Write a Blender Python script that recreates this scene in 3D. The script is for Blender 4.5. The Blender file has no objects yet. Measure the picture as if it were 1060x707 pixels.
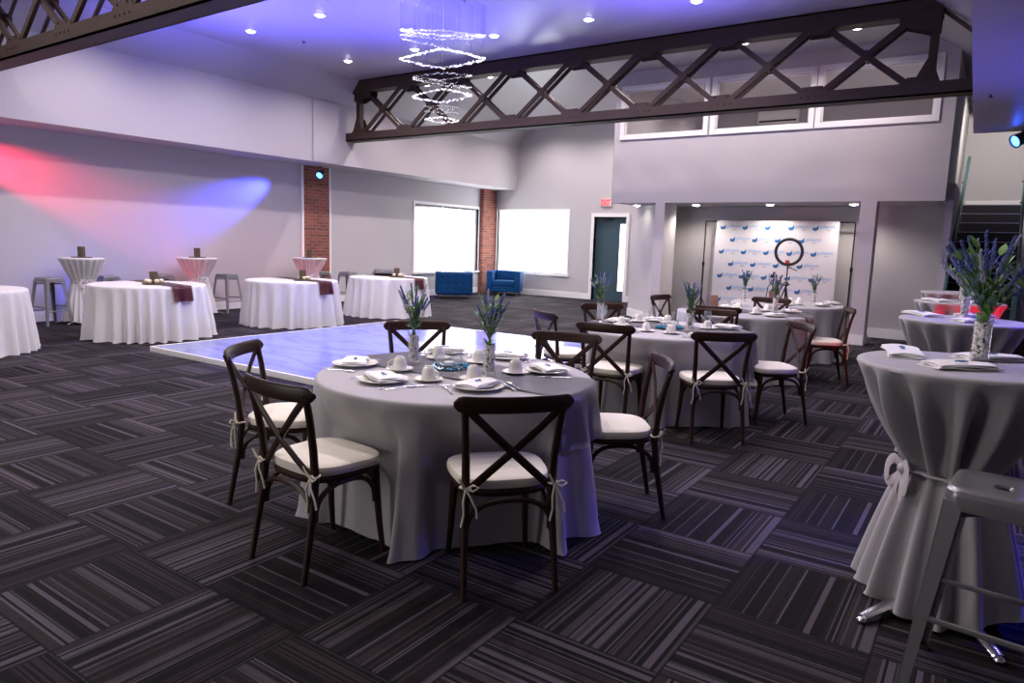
import bpy, bmesh, math, random
from mathutils import Vector, Matrix
C = bpy.context.scene.collection
PI = math.pi
rnd = random.Random(7)

# ------------------------------------------------------------------ materials
def node_mat(name):
    m = bpy.data.materials.new(name); m.use_nodes = True
    nt = m.node_tree; nt.nodes.clear()
    out = nt.nodes.new('ShaderNodeOutputMaterial')
    b = nt.nodes.new('ShaderNodeBsdfPrincipled')
    nt.links.new(b.outputs[0], out.inputs[0])
    return m, nt, b, out

def mat(name, col, rough=0.5, metal=0.0, bump=0.0, bscale=60.0, var=0.0, vscale=8.0, spec=0.5, sheen=0.0, emit=None, estr=0.0, coat=0.0):
    m, nt, b, out = node_mat(name)
    N = nt.nodes.new; L = nt.links.new
    b.inputs['Base Color'].default_value = (*col, 1)
    b.inputs['Roughness'].default_value = rough
    b.inputs['Metallic'].default_value = metal
    b.inputs['Specular IOR Level'].default_value = spec
    b.inputs['Sheen Weight'].default_value = sheen
    b.inputs['Coat Weight'].default_value = coat
    if emit:
        b.inputs['Emission Color'].default_value = (*emit, 1); b.inputs['Emission Strength'].default_value = estr
    tc = N('ShaderNodeTexCoord')
    if var > 0:
        n = N('ShaderNodeTexNoise'); n.inputs['Scale'].default_value = vscale; n.inputs['Detail'].default_value = 4
        L(tc.outputs['Object'], n.inputs['Vector'])
        r = N('ShaderNodeMapRange'); r.inputs['To Min'].default_value = 1 - var; r.inputs['To Max'].default_value = 1 + var
        L(n.outputs['Fac'], r.inputs['Value'])
        mx = N('ShaderNodeVectorMath'); mx.operation = 'SCALE'; mx.inputs[0].default_value = col
        L(r.outputs[0], mx.inputs['Scale']); L(mx.outputs[0], b.inputs['Base Color'])
    if bump > 0:
        n2 = N('ShaderNodeTexNoise'); n2.inputs['Scale'].default_value = bscale; n2.inputs['Detail'].default_value = 3
        L(tc.outputs['Object'], n2.inputs['Vector'])
        bp = N('ShaderNodeBump'); bp.inputs['Strength'].default_value = bump; bp.inputs['Distance'].default_value = 0.01
        L(n2.outputs['Fac'], bp.inputs['Height']); L(bp.outputs[0], b.inputs['Normal'])
    return m

def glass_mat(name, tint=(1, 1, 1), gloss=0.03, bl=.10, mul=.55, milk=0.0):
    m, nt, b, out = node_mat(name); nt.nodes.remove(b)
    t = nt.nodes.new('ShaderNodeBsdfTransparent'); t.inputs[0].default_value = (*tint, 1)
    g = nt.nodes.new('ShaderNodeBsdfGlossy'); g.inputs['Roughness'].default_value = gloss
    lw = nt.nodes.new('ShaderNodeLayerWeight'); lw.inputs['Blend'].default_value = bl
    ml = nt.nodes.new('ShaderNodeMath'); ml.operation = 'MULTIPLY'; ml.inputs[1].default_value = mul; nt.links.new(lw.outputs['Fresnel'], ml.inputs[0])
    mx = nt.nodes.new('ShaderNodeMixShader')
    nt.links.new(ml.outputs[0], mx.inputs[0]); nt.links.new(t.outputs[0], mx.inputs[1]); nt.links.new(g.outputs[0], mx.inputs[2])
    last = mx.outputs[0]
    if milk:
        df = nt.nodes.new('ShaderNodeBsdfDiffuse'); df.inputs[0].default_value = (.9, .92, .94, 1)
        m2 = nt.nodes.new('ShaderNodeMixShader'); m2.inputs[0].default_value = milk
        nt.links.new(last, m2.inputs[1]); nt.links.new(df.outputs[0], m2.inputs[2]); last = m2.outputs[0]
    nt.links.new(last, out.inputs[0])
    return m

def emis(name, col, s):
    m, nt, b, out = node_mat(name)
    b.inputs['Base Color'].default_value = (*[min(1, c) for c in col], 1)
    b.inputs['Emission Color'].default_value = (*col, 1); b.inputs['Emission Strength'].default_value = s
    n = nt.nodes.new('ShaderNodeTexNoise'); n.inputs['Scale'].default_value = 2.0
    r = nt.nodes.new('ShaderNodeMapRange'); r.inputs['To Min'].default_value = s * 0.96; r.inputs['To Max'].default_value = s * 1.04
    nt.links.new(n.outputs['Fac'], r.inputs['Value']); nt.links.new(r.outputs[0], b.inputs['Emission Strength'])
    return m

def carpet_mat():
    m, nt, b, out = node_mat('carpet_tiles')
    N = nt.nodes.new; L = nt.links.new
    def mt(op, a, c=None, d=None):
        n = N('ShaderNodeMath'); n.operation = op
        for k, v in enumerate((a, c, d)):
            if v is None: continue
            if isinstance(v, (int, float)): n.inputs[k].default_value = v
            else: L(v, n.inputs[k])
        return n.outputs[0]
    tc = N('ShaderNodeTexCoord'); sp = N('ShaderNodeSeparateXYZ'); L(tc.outputs['Object'], sp.inputs[0])
    i = mt('DIVIDE', mt('SUBTRACT', sp.outputs[0], 1.625), 0.61)
    j = mt('DIVIDE', mt('SUBTRACT', 2.667, sp.outputs[1]), 0.61)
    fi = mt('FLOOR', i); fj = mt('FLOOR', j)
    par = mt('FLOORED_MODULO', mt('ADD', fi, fj), 2.0)           # 0: stripes along j, 1: stripes along i
    ri = mt('SUBTRACT', i, fi); rj = mt('SUBTRACT', j, fj)
    u = mt('ADD', mt('MULTIPLY', ri, mt('SUBTRACT', 1.0, par)), mt('MULTIPLY', rj, par))
    v = mt('ADD', mt('MULTIPLY', rj, mt('SUBTRACT', 1.0, par)), mt('MULTIPLY', ri, par))
    wn = N('ShaderNodeTexWhiteNoise'); wn.noise_dimensions = '2D'
    cb = N('ShaderNodeCombineXYZ'); L(fi, cb.inputs[0]); L(fj, cb.inputs[1]); L(cb.outputs[0], wn.inputs['Vector'])
    off = mt('MULTIPLY', mt('FLOOR', mt('MULTIPLY', wn.outputs['Value'], 4.0)), 31.0)
    # warped 1D coordinate -> stripes of uneven width
    n1 = N('ShaderNodeTexNoise'); n1.noise_dimensions = '1D'; n1.inputs['Scale'].default_value = 1.0; n1.inputs['Detail'].default_value = 0
    L(mt('ADD', mt('MULTIPLY', u, 9.0), off), n1.inputs['W'])
    s = mt('ADD', mt('MULTIPLY', u, 21.0), mt('MULTIPLY', n1.outputs['Fac'], 9.0))
    w2 = N('ShaderNodeTexWhiteNoise'); w2.noise_dimensions = '1D'
    L(mt('ADD', mt('FLOOR', s), off), w2.inputs['W'])
    cr = N('ShaderNodeValToRGB'); cr.color_ramp.interpolation = 'CONSTANT'
    els = [(0, (.0065, .0055, .007)), (.22, (.013, .010, .012)), (.40, (.025, .019, .022)), (.55, (.044, .037, .045)), (.68, (.006, .0055, .007)), (.78, (.074, .063, .080)), (.92, (.010, .0085, .010))]
    e = cr.color_ramp.elements
    e[0].position = 0; e[0].color = (*els[0][1], 1); e[1].position = els[1][0]; e[1].color = (*els[1][1], 1)
    for p, c in els[2:]:
        k = e.new(p); k.color = (*c, 1)
    L(w2.outputs['Value'], cr.inputs[0])
    # thin thread lines
    w3 = N('ShaderNodeTexWhiteNoise'); w3.noise_dimensions = '1D'
    L(mt('ADD', mt('FLOOR', mt('MULTIPLY', u, 78.0)), off), w3.inputs['W'])
    thr = mt('GREATER_THAN', w3.outputs['Value'], 0.90)
    mx = N('ShaderNodeMixRGB'); mx.inputs[2].default_value = (.06, .055, .063, 1)
    L(mt('MULTIPLY', thr, 0.7), mx.inputs[0]); L(cr.outputs[0], mx.inputs[1])
    # yarn tufts
    ns = N('ShaderNodeTexNoise'); ns.inputs['Scale'].default_value = 260; ns.inputs['Detail'].default_value = 2
    L(tc.outputs['Object'], ns.inputs['Vector'])
    mr = N('ShaderNodeMapRange'); mr.inputs['From Min'].default_value = .3; mr.inputs['From Max'].default_value = .7
    mr.inputs['To Min'].default_value = .62; mr.inputs['To Max'].default_value = 1.38; L(ns.outputs['Fac'], mr.inputs['Value'])
    sc = N('ShaderNodeVectorMath'); sc.operation = 'SCALE'; L(mx.outputs[0], sc.inputs[0]); L(mr.outputs[0], sc.inputs['Scale'])
    # seams
    ed = mt('MINIMUM', mt('MINIMUM', ri, mt('SUBTRACT', 1.0, ri)), mt('MINIMUM', rj, mt('SUBTRACT', 1.0, rj)))
    seam = mt('LESS_THAN', ed, 0.008)
    m2 = N('ShaderNodeMixRGB'); m2.inputs[2].default_value = (.004, .004, .005, 1); L(mt('MULTIPLY', seam, .8), m2.inputs[0]); L(sc.outputs[0], m2.inputs[1])
    L(m2.outputs[0], b.inputs['Base Color'])
    b.inputs['Roughness'].default_value = 0.95; b.inputs['Specular IOR Level'].default_value = 0.15
    bp = N('ShaderNodeBump'); bp.inputs['Strength'].default_value = .5; bp.inputs['Distance'].default_value = .004
    L(ns.outputs['Fac'], bp.inputs['Height']); L(bp.outputs[0], b.inputs['Normal'])
    return m

def brick_mat():
    m, nt, b, out = node_mat('red_brick')
    N = nt.nodes.new; L = nt.links.new
    tc = N('ShaderNodeTexCoord'); sp = N('ShaderNodeSeparateXYZ'); L(tc.outputs['Object'], sp.inputs[0])
    ad = N('ShaderNodeMath'); ad.operation = 'ADD'; L(sp.outputs[0], ad.inputs[0]); L(sp.outputs[1], ad.inputs[1])
    cb = N('ShaderNodeCombineXYZ'); L(ad.outputs[0], cb.inputs[0]); L(sp.outputs[2], cb.inputs[1])
    br = N('ShaderNodeTexBrick'); br.inputs['Scale'].default_value = 1.0
    br.inputs['Brick Width'].default_value = .21; br.inputs['Row Height'].default_value = .072; br.inputs['Mortar Size'].default_value = .007
    br.inputs['Color1'].default_value = (.30, .085, .05, 1); br.inputs['Color2'].default_value = (.16, .045, .035, 1); br.inputs['Mortar'].default_value = (.22, .17, .15, 1)
    L(cb.outputs[0], br.inputs['Vector']); L(br.outputs['Color'], b.inputs['Base Color'])
    bp = N('ShaderNodeBump'); bp.inputs['Strength'].default_value = .6; bp.inputs['Distance'].default_value = .01; bp.invert = True
    L(br.outputs['Fac'], bp.inputs['Height']); L(bp.outputs[0], b.inputs['Normal'])
    b.inputs['Roughness'].default_value = .85
    return m

def dance_mat():
    m, nt, b, out = node_mat('gloss_white_panels_blue_light')
    N = nt.nodes.new; L = nt.links.new
    tc = N('ShaderNodeTexCoord')
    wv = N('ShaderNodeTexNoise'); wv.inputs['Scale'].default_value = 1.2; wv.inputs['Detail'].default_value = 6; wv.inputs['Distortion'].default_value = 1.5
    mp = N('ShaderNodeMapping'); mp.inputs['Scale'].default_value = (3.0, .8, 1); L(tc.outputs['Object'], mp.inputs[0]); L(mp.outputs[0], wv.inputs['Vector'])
    cr = N('ShaderNodeValToRGB'); cr.color_ramp.elements[0].position = .35; cr.color_ramp.elements[0].color = (.15, .18, .38, 1)  # blue light on the white floor is partly put into its colour
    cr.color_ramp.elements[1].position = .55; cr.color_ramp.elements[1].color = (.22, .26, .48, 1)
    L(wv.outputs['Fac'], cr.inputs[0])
    br = N('ShaderNodeTexBrick'); br.offset = 0; br.inputs['Scale'].default_value = 1; br.inputs['Brick Width'].default_value = .915; br.inputs['Row Height'].default_value = .915
    br.inputs['Mortar Size'].default_value = .004; br.inputs['Mortar'].default_value = (.3, .3, .4, 1)
    L(tc.outputs['Object'], br.inputs['Vector']); L(cr.outputs[0], br.inputs['Color1']); L(cr.outputs[0], br.inputs['Color2'])
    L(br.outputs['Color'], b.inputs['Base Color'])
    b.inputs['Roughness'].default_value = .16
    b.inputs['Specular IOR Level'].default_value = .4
    nb = N('ShaderNodeTexNoise'); nb.inputs['Scale'].default_value = 2.5
    L(tc.outputs['Object'], nb.inputs['Vector'])
    bp = N('ShaderNodeBump'); bp.inputs['Strength'].default_value = .15; bp.inputs['Distance'].default_value = .01
    L(nb.outputs['Fac'], bp.inputs['Height']); L(bp.outputs[0], b.inputs['Normal'])
    return m

M = dict(
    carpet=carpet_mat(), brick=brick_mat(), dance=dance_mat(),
    wall=mat('wall_paint', (.48, .455, .48), .75, bump=.08, bscale=90, var=.03, vscale=1.5),
    ceil=mat('ceiling_paint', (.42, .41, .43), .38, bump=.25, bscale=5, var=.03, vscale=1.2),
    soffit=mat('soffit_paint', (.46, .45, .46), .45, bump=.2, bscale=6, var=.03),
    trim=mat('white_trim_paint', (.80, .79, .80), .4, var=.02),
    steel=mat('brown_riveted_steel', (.036, .019, .014), .65, .1, bump=.3, bscale=40, var=.25, vscale=9),
    wood=mat('espresso_wood', (.026, .0095, .0055), .42, 0, bump=.05, bscale=120, var=.3, vscale=14, spec=.3),
    ivory=mat('ivory_cushion_fabric', (.80, .76, .66), .85, bump=.12, bscale=30, sheen=.2),
    cord=mat('ivory_tie_fabric', (.72, .67, .55), .9, bump=.3, bscale=200),
    grey=mat('grey_table_linen', (.36, .345, .365), .62, bump=.06, bscale=300, sheen=.3, var=.03),
    satin=mat('grey_satin', (.25, .245, .275), .33, bump=.05, bscale=30, sheen=.3),
    sash=mat('pale_satin_ribbon', (.52, .48, .50), .35, sheen=.3, bump=.05),
    white=mat('white_table_linen', (.62, .61, .63), .7, bump=.06, bscale=300, sheen=.25),
    wine=mat('burgundy_satin', (.10, .008, .022), .4, bump=.1, bscale=40, sheen=.3),
    china=mat('white_porcelain', (.84, .82, .78), .18, var=.01),
    napkin=mat('white_napkin_cotton', (.86, .85, .85), .85, bump=.15, bscale=60),
    chrome=mat('polished_chrome', (.8, .8, .84), .24, 1.0, var=.03),
    pebble=mat('white_pebbles', (.86, .84, .81), .5, var=.2, vscale=30),
    bead=mat('turquoise_glass_beads', (.02, .36, .62), .12, var=.4, vscale=60, coat=.5),
    stem=mat('green_stem', (.10, .20, .045), .6, var=.35, vscale=30),
    leaf=mat('green_leaf', (.17, .33, .09), .5, var=.35, vscale=20),
    darkleaf=mat('dusty_blue_green_leaf', (.10, .19, .17), .6, var=.35, vscale=20),
    bloom=mat('blue_blossom', (.075, .11, .33), .6, var=.45, vscale=40),
    lilac=mat('pale_lilac_blossom', (.42, .42, .58), .6, var=.3, vscale=40),
    candle=mat('white_candle_wax', (.85, .82, .76), .45, var=.02),
    mirror=mat('dark_mirror_glass', (.05, .055, .06), .05, .6, var=.02),
    black=mat('black_plastic', (.012, .012, .013), .4, bump=.05),
    blackmetal=mat('black_metal', (.015, .015, .017), .35, .6, var=.1),
    gun=mat('grey_painted_metal', (.27, .27, .285), .33, .55, bump=.04, bscale=30, var=.08),
    teal=mat('dark_teal_door_paint', (.035, .075, .10), .45, var=.05),
    velvet=mat('blue_velvet', (.002, .050, .165), .8, bump=.1, bscale=150, spec=.2),
    stairs=mat('dark_stair_carpet', (.016, .014, .022), .95, bump=.3, bscale=200, var=.2, vscale=60),
    banner=mat('white_banner_cloth', (.66, .63, .67), .7, var=.02),
    logo=mat('logo_blue', (.012, .13, .36), .6, var=.25, vscale=8),
    logodark=mat('logo_navy', (.03, .05, .12), .6, var=.1),
    logotext=mat('logo_pale_blue', (.20, .42, .74), .6, var=.05),
    brown=mat('brown_bark', (.085, .06, .035), .8, bump=.4, bscale=60, var=.3, vscale=40),
    kraft=mat('brown_wood_card', (.23, .12, .085), .7, var=.15, vscale=30),
    cream=mat('cream_rose', (.78, .66, .50), .7, var=.15, vscale=50),
    red=mat('red_plastic', (.45, .02, .02), .4, var=.05),
    lamp=emis('lamp_white', (1, .96, .90), 26),
    lampdim=emis('lamp_low_white', (1, .98, .95), 14),
    bluelamp=emis('lamp_blue', (.02, .10, 1), 30),
    redlamp=emis('lamp_red', (1, .02, .08), 8),
    sky=emis('daylight_shade_fabric', (1, 1, 1), 3.0),
    skydim=emis('daylight_doubled_shade', (.97, .98, 1), .98),
    exit=emis('exit_red', (1, .02, .06), 1.6),
    exitface=mat('exit_white_plastic', (.62, .50, .48), .5),
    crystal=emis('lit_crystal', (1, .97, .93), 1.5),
    crystalclear=glass_mat('clear_crystal', (.93, .93, .97), .05),
    glass=glass_mat('clear_glass', (.98, .98, .98), milk=.035),
    cutglass=glass_mat('cut_glass', (.97, .98, .98), .1, .12, .5, .10),
    pane=glass_mat('window_pane', (.92, .92, .92)),
    tealglass=mat('greenish_rail_glass_edge', (.05, .11, .12), .2, var=.05),
    plaque=mat('lilac_grey_paint', (.46, .44, .47), .5, var=.02),
)

# ------------------------------------------------------------------ mesh helpers
def box(bm, x0, x1, y0, y1, z0, z1, bev=0.0, mt=None, mi=0):
    vs = [bm.verts.new((x, y, z)) for x in (x0, x1) for y in (y0, y1) for z in (z0, z1)]
    if mt is not None:
        for v in vs: v.co = mt @ v.co
    f = []
    for q in ((0, 1, 3, 2), (4, 6, 7, 5), (0, 4, 5, 1), (2, 3, 7, 6), (0, 2, 6, 4), (1, 5, 7, 3)):
        fc = bm.faces.new([vs[k] for k in q]); fc.material_index = mi; f.append(fc)
    if bev > 0:
        es = list({e for fc in f for e in fc.edges})
        bmesh.ops.bevel(bm, geom=es, offset=bev, segments=2, profile=.6, affect='EDGES')

def cyl(bm, p0, p1, r0, r1=None, seg=16, caps=True, mi=0):
    tube(bm, [p0, p1], [r0, r0 if r1 is None else r1], seg, caps, mi=mi)

def tube(bm, pts, rad, seg=10, caps=True, flat=(1, 1), up=None, mi=0, closed=False):
    pts = [Vector(p) for p in pts]; n = len(pts)
    if not isinstance(rad, (list, tuple)): rad = [rad] * n
    rings = []; ref = None
    for k, p in enumerate(pts):
        if closed: t = pts[(k + 1) % n] - pts[k - 1]
        else: t = pts[min(k + 1, n - 1)] - pts[max(k - 1, 0)]
        if t.length < 1e-9: t = Vector((0, 0, 1))
        t.normalize()
        if ref is None:
            a = Vector(up) if up is not None else (Vector((0, 0, 1)) if abs(t.z) < .9 else Vector((1, 0, 0)))
            ref = (a - t * a.dot(t)).normalized()
        else:
            a = Vector(up) if up is not None else ref
            ref = (a - t * a.dot(t))
            ref = ref.normalized() if ref.length > 1e-6 else Vector((1, 0, 0))
        s = t.cross(ref)
        rings.append([bm.verts.new(p + (ref * math.cos(q) * flat[0] + s * math.sin(q) * flat[1]) * rad[k]) for q in [2 * PI * i / seg for i in range(seg)]])
    m = n if closed else n - 1
    for k in range(m):
        a, b = rings[k], rings[(k + 1) % n]
        for i in range(seg):
            f = bm.faces.new((a[i], a[(i + 1) % seg], b[(i + 1) % seg], b[i])); f.material_index = mi
    if caps and not closed:
        bm.faces.new(rings[0][::-1]).material_index = mi; bm.faces.new(rings[-1]).material_index = mi

def lathe(bm, prof, seg=32, c=(0, 0, 0), mi=0):
    c = Vector(c); rings = []
    for r, z in prof:
        if r < 1e-6: rings.append([bm.verts.new(c + Vector((0, 0, z)))])
        else: rings.append([bm.verts.new(c + Vector((r * math.cos(2 * PI * i / seg), r * math.sin(2 * PI * i / seg), z))) for i in range(seg)])
    for a, b in zip(rings[:-1], rings[1:]):
        for i in range(seg):
            j = (i + 1) % seg
            if len(a) == 1 and len(b) == 1: continue
            if len(a) == 1: f = bm.faces.new((a[0], b[j], b[i]))
            elif len(b) == 1: f = bm.faces.new((a[i], a[j], b[0]))
            else: f = bm.faces.new((a[i], a[j], b[j], b[i]))
            f.material_index = mi

def loft(bm, rings, close=True, capb=True, capt=True):
    R = [[bm.verts.new(p) for p in r] for r in rings]
    n = len(R[0])
    for a, b in zip(R[:-1], R[1:]):
        for i in range(n if close else n - 1):
            bm.faces.new((a[i], a[(i + 1) % n], b[(i + 1) % n], b[i]))
    if capb: bm.faces.new(R[0][::-1])
    if capt: bm.faces.new(R[-1])
    return R

def ball(bm, c, r, sub=1, sc=(1, 1, 1), mt=None):
    g = bmesh.ops.create_icosphere(bm, subdivisions=sub, radius=r)
    for v in g['verts']:
        v.co = Vector((v.co.x * sc[0], v.co.y * sc[1], v.co.z * sc[2]))
        if mt is not None: v.co = mt @ v.co
        v.co += Vector(c)

def prism(bm, outline, z0, z1, mt=None):
    a = [bm.verts.new((x, y, z0)) for x, y in outline]; b = [bm.verts.new((x, y, z1)) for x, y in outline]
    if mt is not None:
        for v in a + b: v.co = mt @ v.co
    n = len(a)
    for i in range(n): bm.faces.new((a[i], a[(i + 1) % n], b[(i + 1) % n], b[i]))
    bm.faces.new(a[::-1]); bm.faces.new(b)

def obj(name, bm, m, parent=None, smooth=True, loc=None, rotz=0, ang=35):
    bmesh.ops.recalc_face_normals(bm, faces=bm.faces)
    me = bpy.data.meshes.new(name)
    if smooth:
        for f in bm.faces: f.smooth = True
        for e in bm.edges:
            if len(e.link_faces) == 2 and e.calc_face_angle(0) > math.radians(ang): e.smooth = False
    bm.to_mesh(me); bm.free()
    for x in (m if isinstance(m, list) else [m]): me.materials.append(x)
    o = bpy.data.objects.new(name, me); C.objects.link(o)
    if parent: o.parent = parent
    if loc: o.location = loc
    if rotz: o.rotation_euler.z = rotz
    return o

def B(): return bmesh.new()
def tag(o, label, cat, group=None):
    o['label'] = label; o['category'] = cat
    if group: o['group'] = group
    return o
def thing(name, label, cat, loc=(0, 0, 0), rotz=0, group=None):
    o = bpy.data.objects.new(name, None); C.objects.link(o); o.empty_display_size = .1
    o.location = loc; o.rotation_euler = (0, 0, rotz); return tag(o, label, cat, group)
def struct(name, bm, m, parent=None, smooth=False):
    o = obj(name, bm, m, parent, smooth)
    if parent is None: o['kind'] = 'structure'
    return o
def dup(root, loc, rotz, label, group=None, name=None, scale=None):
    r = root.copy(); C.objects.link(r); r.location = loc; r.rotation_euler = (0, 0, rotz); r['label'] = label
    if name: r.name = name
    if scale: r.scale = (scale,) * 3
    if group: r['group'] = group
    for ch in list(root.children):
        c = ch.copy(); C.objects.link(c); c.parent = r
        for g in list(ch.children):
            d = g.copy(); C.objects.link(d); d.parent = c
    return r
R = math.radians

# ------------------------------------------------------------------ room shell
XF, YL, ZC = 17.6, 12.8, 4.85
YB = 11.93           # face of the left bulkhead
def quad(bm, *p):
    bm.faces.new([bm.verts.new(q) for q in p])

bm = B(); box(bm, -3, XF + .2, -3.2, YL + .2, -.1, 0); struct('floor', bm, M['carpet'])
bm = B(); box(bm, -3, XF + .2, 1.05, 11.5, ZC, ZC + .1); struct('ceiling', bm, M['ceil'])
for nm, yz in (('ceiling_slope_left', [(11.5, ZC), (YB + .02, 4.33), (YB + .12, 4.40), (11.5, ZC + .1)]), ('ceiling_slope_right', [(1.05, ZC), (.33, 4.33), (.25, 4.42), (1.05, ZC + .1)])):
    bm = B()
    a = [bm.verts.new((-3, y, z)) for y, z in yz]; b = [bm.verts.new((XF + .2, y, z)) for y, z in yz]
    for i in range(4): bm.faces.new((a[i], a[(i + 1) % 4], b[(i + 1) % 4], b[i]))
    bm.faces.new(a[::-1]); bm.faces.new(b)
    struct(nm, bm, M['ceil'])
bm = B(); box(bm, 11.1, XF + .2, -3.2, .33, 4.33, 4.45); struct('ceiling_over_stairs', bm, M['ceil'])

# left bulkhead with a pilaster pad where the roof truss bears
bm = B(); box(bm, -3, XF, YB, YL + .2, 3.08, 4.6); box(bm, 9.95, 10.65, YB - .045, YB + .01, 3.08, 4.33)
struct('wall_left_bulkhead', bm, M['wall'])
# right soffit above the photographer
bm = B(); a = [(-3, -3.2), (11.1, -3.2), (11.1, .375), (-3, .13)]
prism(bm, a, 3.11, 4.6); struct('wall_right_soffit', bm, M['ceil'])

# left wall with its window opening
def wall_x(name, segs, m=M['wall']):
    bm = B()
    for s in segs: box(bm, *s)
    return struct(name, bm, m)
WX0, WX1, WZ0, WZ1 = 14.08, 16.88, .66, 2.48
wall_x('wall_left', [(-3, WX0, YL, YL + .2, 0, 3.1), (WX0, WX1, YL, YL + .2, 0, WZ0), (WX0, WX1, YL, YL + .2, WZ1, 3.1), (WX1, XF + .2, YL, YL + .2, 0, 3.1)])
FY0, FY1, FZ0, FZ1 = 10.12, 12.60, .66, 2.49
DY0, DY1, DZ = 8.30, 9.28, 2.31
wall_x('wall_far', [(XF, XF + .2, FY1, YL + .2, 0, 5), (XF, XF + .2, FY0, FY1, 0, FZ0), (XF, XF + .2, FY0, FY1, FZ1, 5), (XF, XF + .2, DY1, FY0, 0, 5),
                    (XF, XF + .2, DY0, DY1, DZ, 5), (XF, XF + .2, -3.2, DY0, 0, 5)])
wall_x('wall_right', [(-3, XF, -3.2, -3.0, 0, 4.5)])
wall_x('wall_back', [(-3.2, -3, -3.2, YL + .2, 0, 5)])

def baseboard(name, segs):
    bm = B()
    for (x0, y0, x1, y1) in segs:
        d = Vector((x1 - x0, y1 - y0, 0)); L = d.length; d.normalize(); n = Vector((-d.y, d.x, 0))
        mt = Matrix.Translation((x0, y0, 0)) @ Matrix(((d.x, n.x, 0, 0), (d.y, n.y, 0, 0), (0, 0, 1, 0), (0, 0, 0, 1)))
        box(bm, 0, L, 0, .018, 0, .15, mt=mt); box(bm, 0, L, .0, .011, .15, .165, mt=mt)
    return struct(name, bm, M['trim'])
baseboard('baseboard_left', [(10.36, YL, -3, YL), (XF - .7, YL, 11.18, YL)])
baseboard('baseboard_far', [(XF, DY1 + .09, XF, YL - .16), (XF, 6.6, XF, DY0 - .09)])

# windows ------------------------------------------------
def window_left():
    bm = B(); y = YL
    for (x0, x1, z0, z1) in ((WX0 - .07, WX0, WZ0 - .06, WZ1 + .07), (WX1, WX1 + .045, WZ0 - .06, WZ1 + .07), (WX0, WX1, WZ1, WZ1 + .07)):
        box(bm, x0, x1, y - .02, y + .14, z0, z1)
    o = struct('window_1', bm, M['trim'])
    bm = B(); box(bm, WX0 - .1, WX1 + .045, y - .06, y + .14, WZ0 - .05, WZ0); obj('window_sill', bm, M['trim'], o, False)
    bm = B(); xm = (WX0 + WX1) / 2 - .1; box(bm, xm - .025, xm + .025, y + .1, y + .14, WZ0, WZ1); box(bm, WX0, WX0 + .04, y + .1, y + .14, WZ0, WZ1); box(bm, WX1 - .04, WX1, y + .1, y + .14, WZ0, WZ1)
    obj('mullion', bm, M['trim'], o, False)
    bm = B(); box(bm, WX0, WX1, y + .15, y + .155, WZ0, WZ1); obj('pane', bm, M['glass'], o, False)
    bm = B(); box(bm, WX0 + .005, WX1 - .005, y + .092, y + .095, WZ0, WZ1 - .05); obj('shade', bm, M['sky'], o, False)
    bm = B(); box(bm, xm + .05, WX1 - .16, y + .075, y + .08, WZ0 + .12, WZ0 + 1.12); cyl(bm, (xm + .05, y + .08, WZ0 + 1.13), (WX1 - .16, y + .08, WZ0 + 1.13), .02)
    obj('half_shade', bm, M['skydim'], o, False)
    bm = B(); cyl(bm, (WX0, y + .05, WZ1 - .07), (WX1 - .08, y + .05, WZ1 - .09), .018); obj('shade_rod', bm, M['trim'], o)
    bm = B(); box(bm, WX1 - .1, WX1, y + .06, y + .07, WZ0, WZ1 - .02); obj('side_lining', bm, M['banner'], o, False)
window_left()
def window_far():
    bm = B(); x = XF
    for (y0, y1, z0, z1) in ((FY0 - .06, FY0, FZ0 - .06, FZ1 + .04), (FY1, FY1 + .05, FZ0 - .06, FZ1 + .04), (FY0, FY1, FZ1, FZ1 + .04)):
        box(bm, x - .02, x + .14, y0, y1, z0, z1)
    o = struct('window_2', bm, M['trim'])
    bm = B(); box(bm, x - .06, x + .14, FY0 - .1, FY1 + .03, FZ0 - .06, FZ0); obj('window_sill', bm, M['trim'], o, False)
    bm = B(); box(bm, x + .12, x + .125, FY0, FY1, FZ0, FZ1); obj('pane', bm, M['glass'], o, False)
    bm = B(); box(bm, x + .09, x + .095, FY0, FY1, FZ0 + .02, FZ1); obj('shade', bm, M['sky'], o, False)
window_far()

# door ------------------------------------------------
def far_door():
    x = XF
    bm = B()
    for (y0, y1, z0, z1) in ((DY0 - .09, DY0, 0, DZ + .1), (DY1, DY1 + .09, 0, DZ + .1), (DY0, DY1, DZ, DZ + .1)):
        box(bm, x - .025, x + .16, y0, y1, z0, z1)
    o = struct('door_1', bm, M['trim'])
    bm = B()
    ly0, ly1, lz0, lz1 = DY0 + .05, DY0 + .24, .28, 2.12
    box(bm, x + .12, x + .16, DY0, ly0, 0, DZ); box(bm, x + .12, x + .16, ly1, DY1, 0, DZ); box(bm, x + .12, x + .16, ly0, ly1, 0, lz0); box(bm, x + .12, x + .16, ly0, ly1, lz1, DZ)
    obj('door_leaf', bm, M['teal'], o, False)
    bm = B(); box(bm, x + .135, x + .145, ly0, ly1, lz0, lz1); obj('glass_light', bm, M['sky'], o, False)
    bm = B(); box(bm, x + .06, x + .12, DY1 - .45, DY1 - .15, DZ - .12, DZ - .04, .01); cyl(bm, (x + .06, DY1 - .2, DZ - .05), (x + .09, DY1 - .5, DZ - .03), .01); obj('door_closer', bm, M['black'], o)
    bm = B(); cyl(bm, (x + .12, DY0 + .06, 1.02), (x + .07, DY0 + .06, 1.02), .012); cyl(bm, (x + .07, DY0 + .06, 1.02), (x + .07, DY0 + .2, 1.02), .011); obj('door_handle', bm, M['chrome'], o)
far_door()

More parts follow.
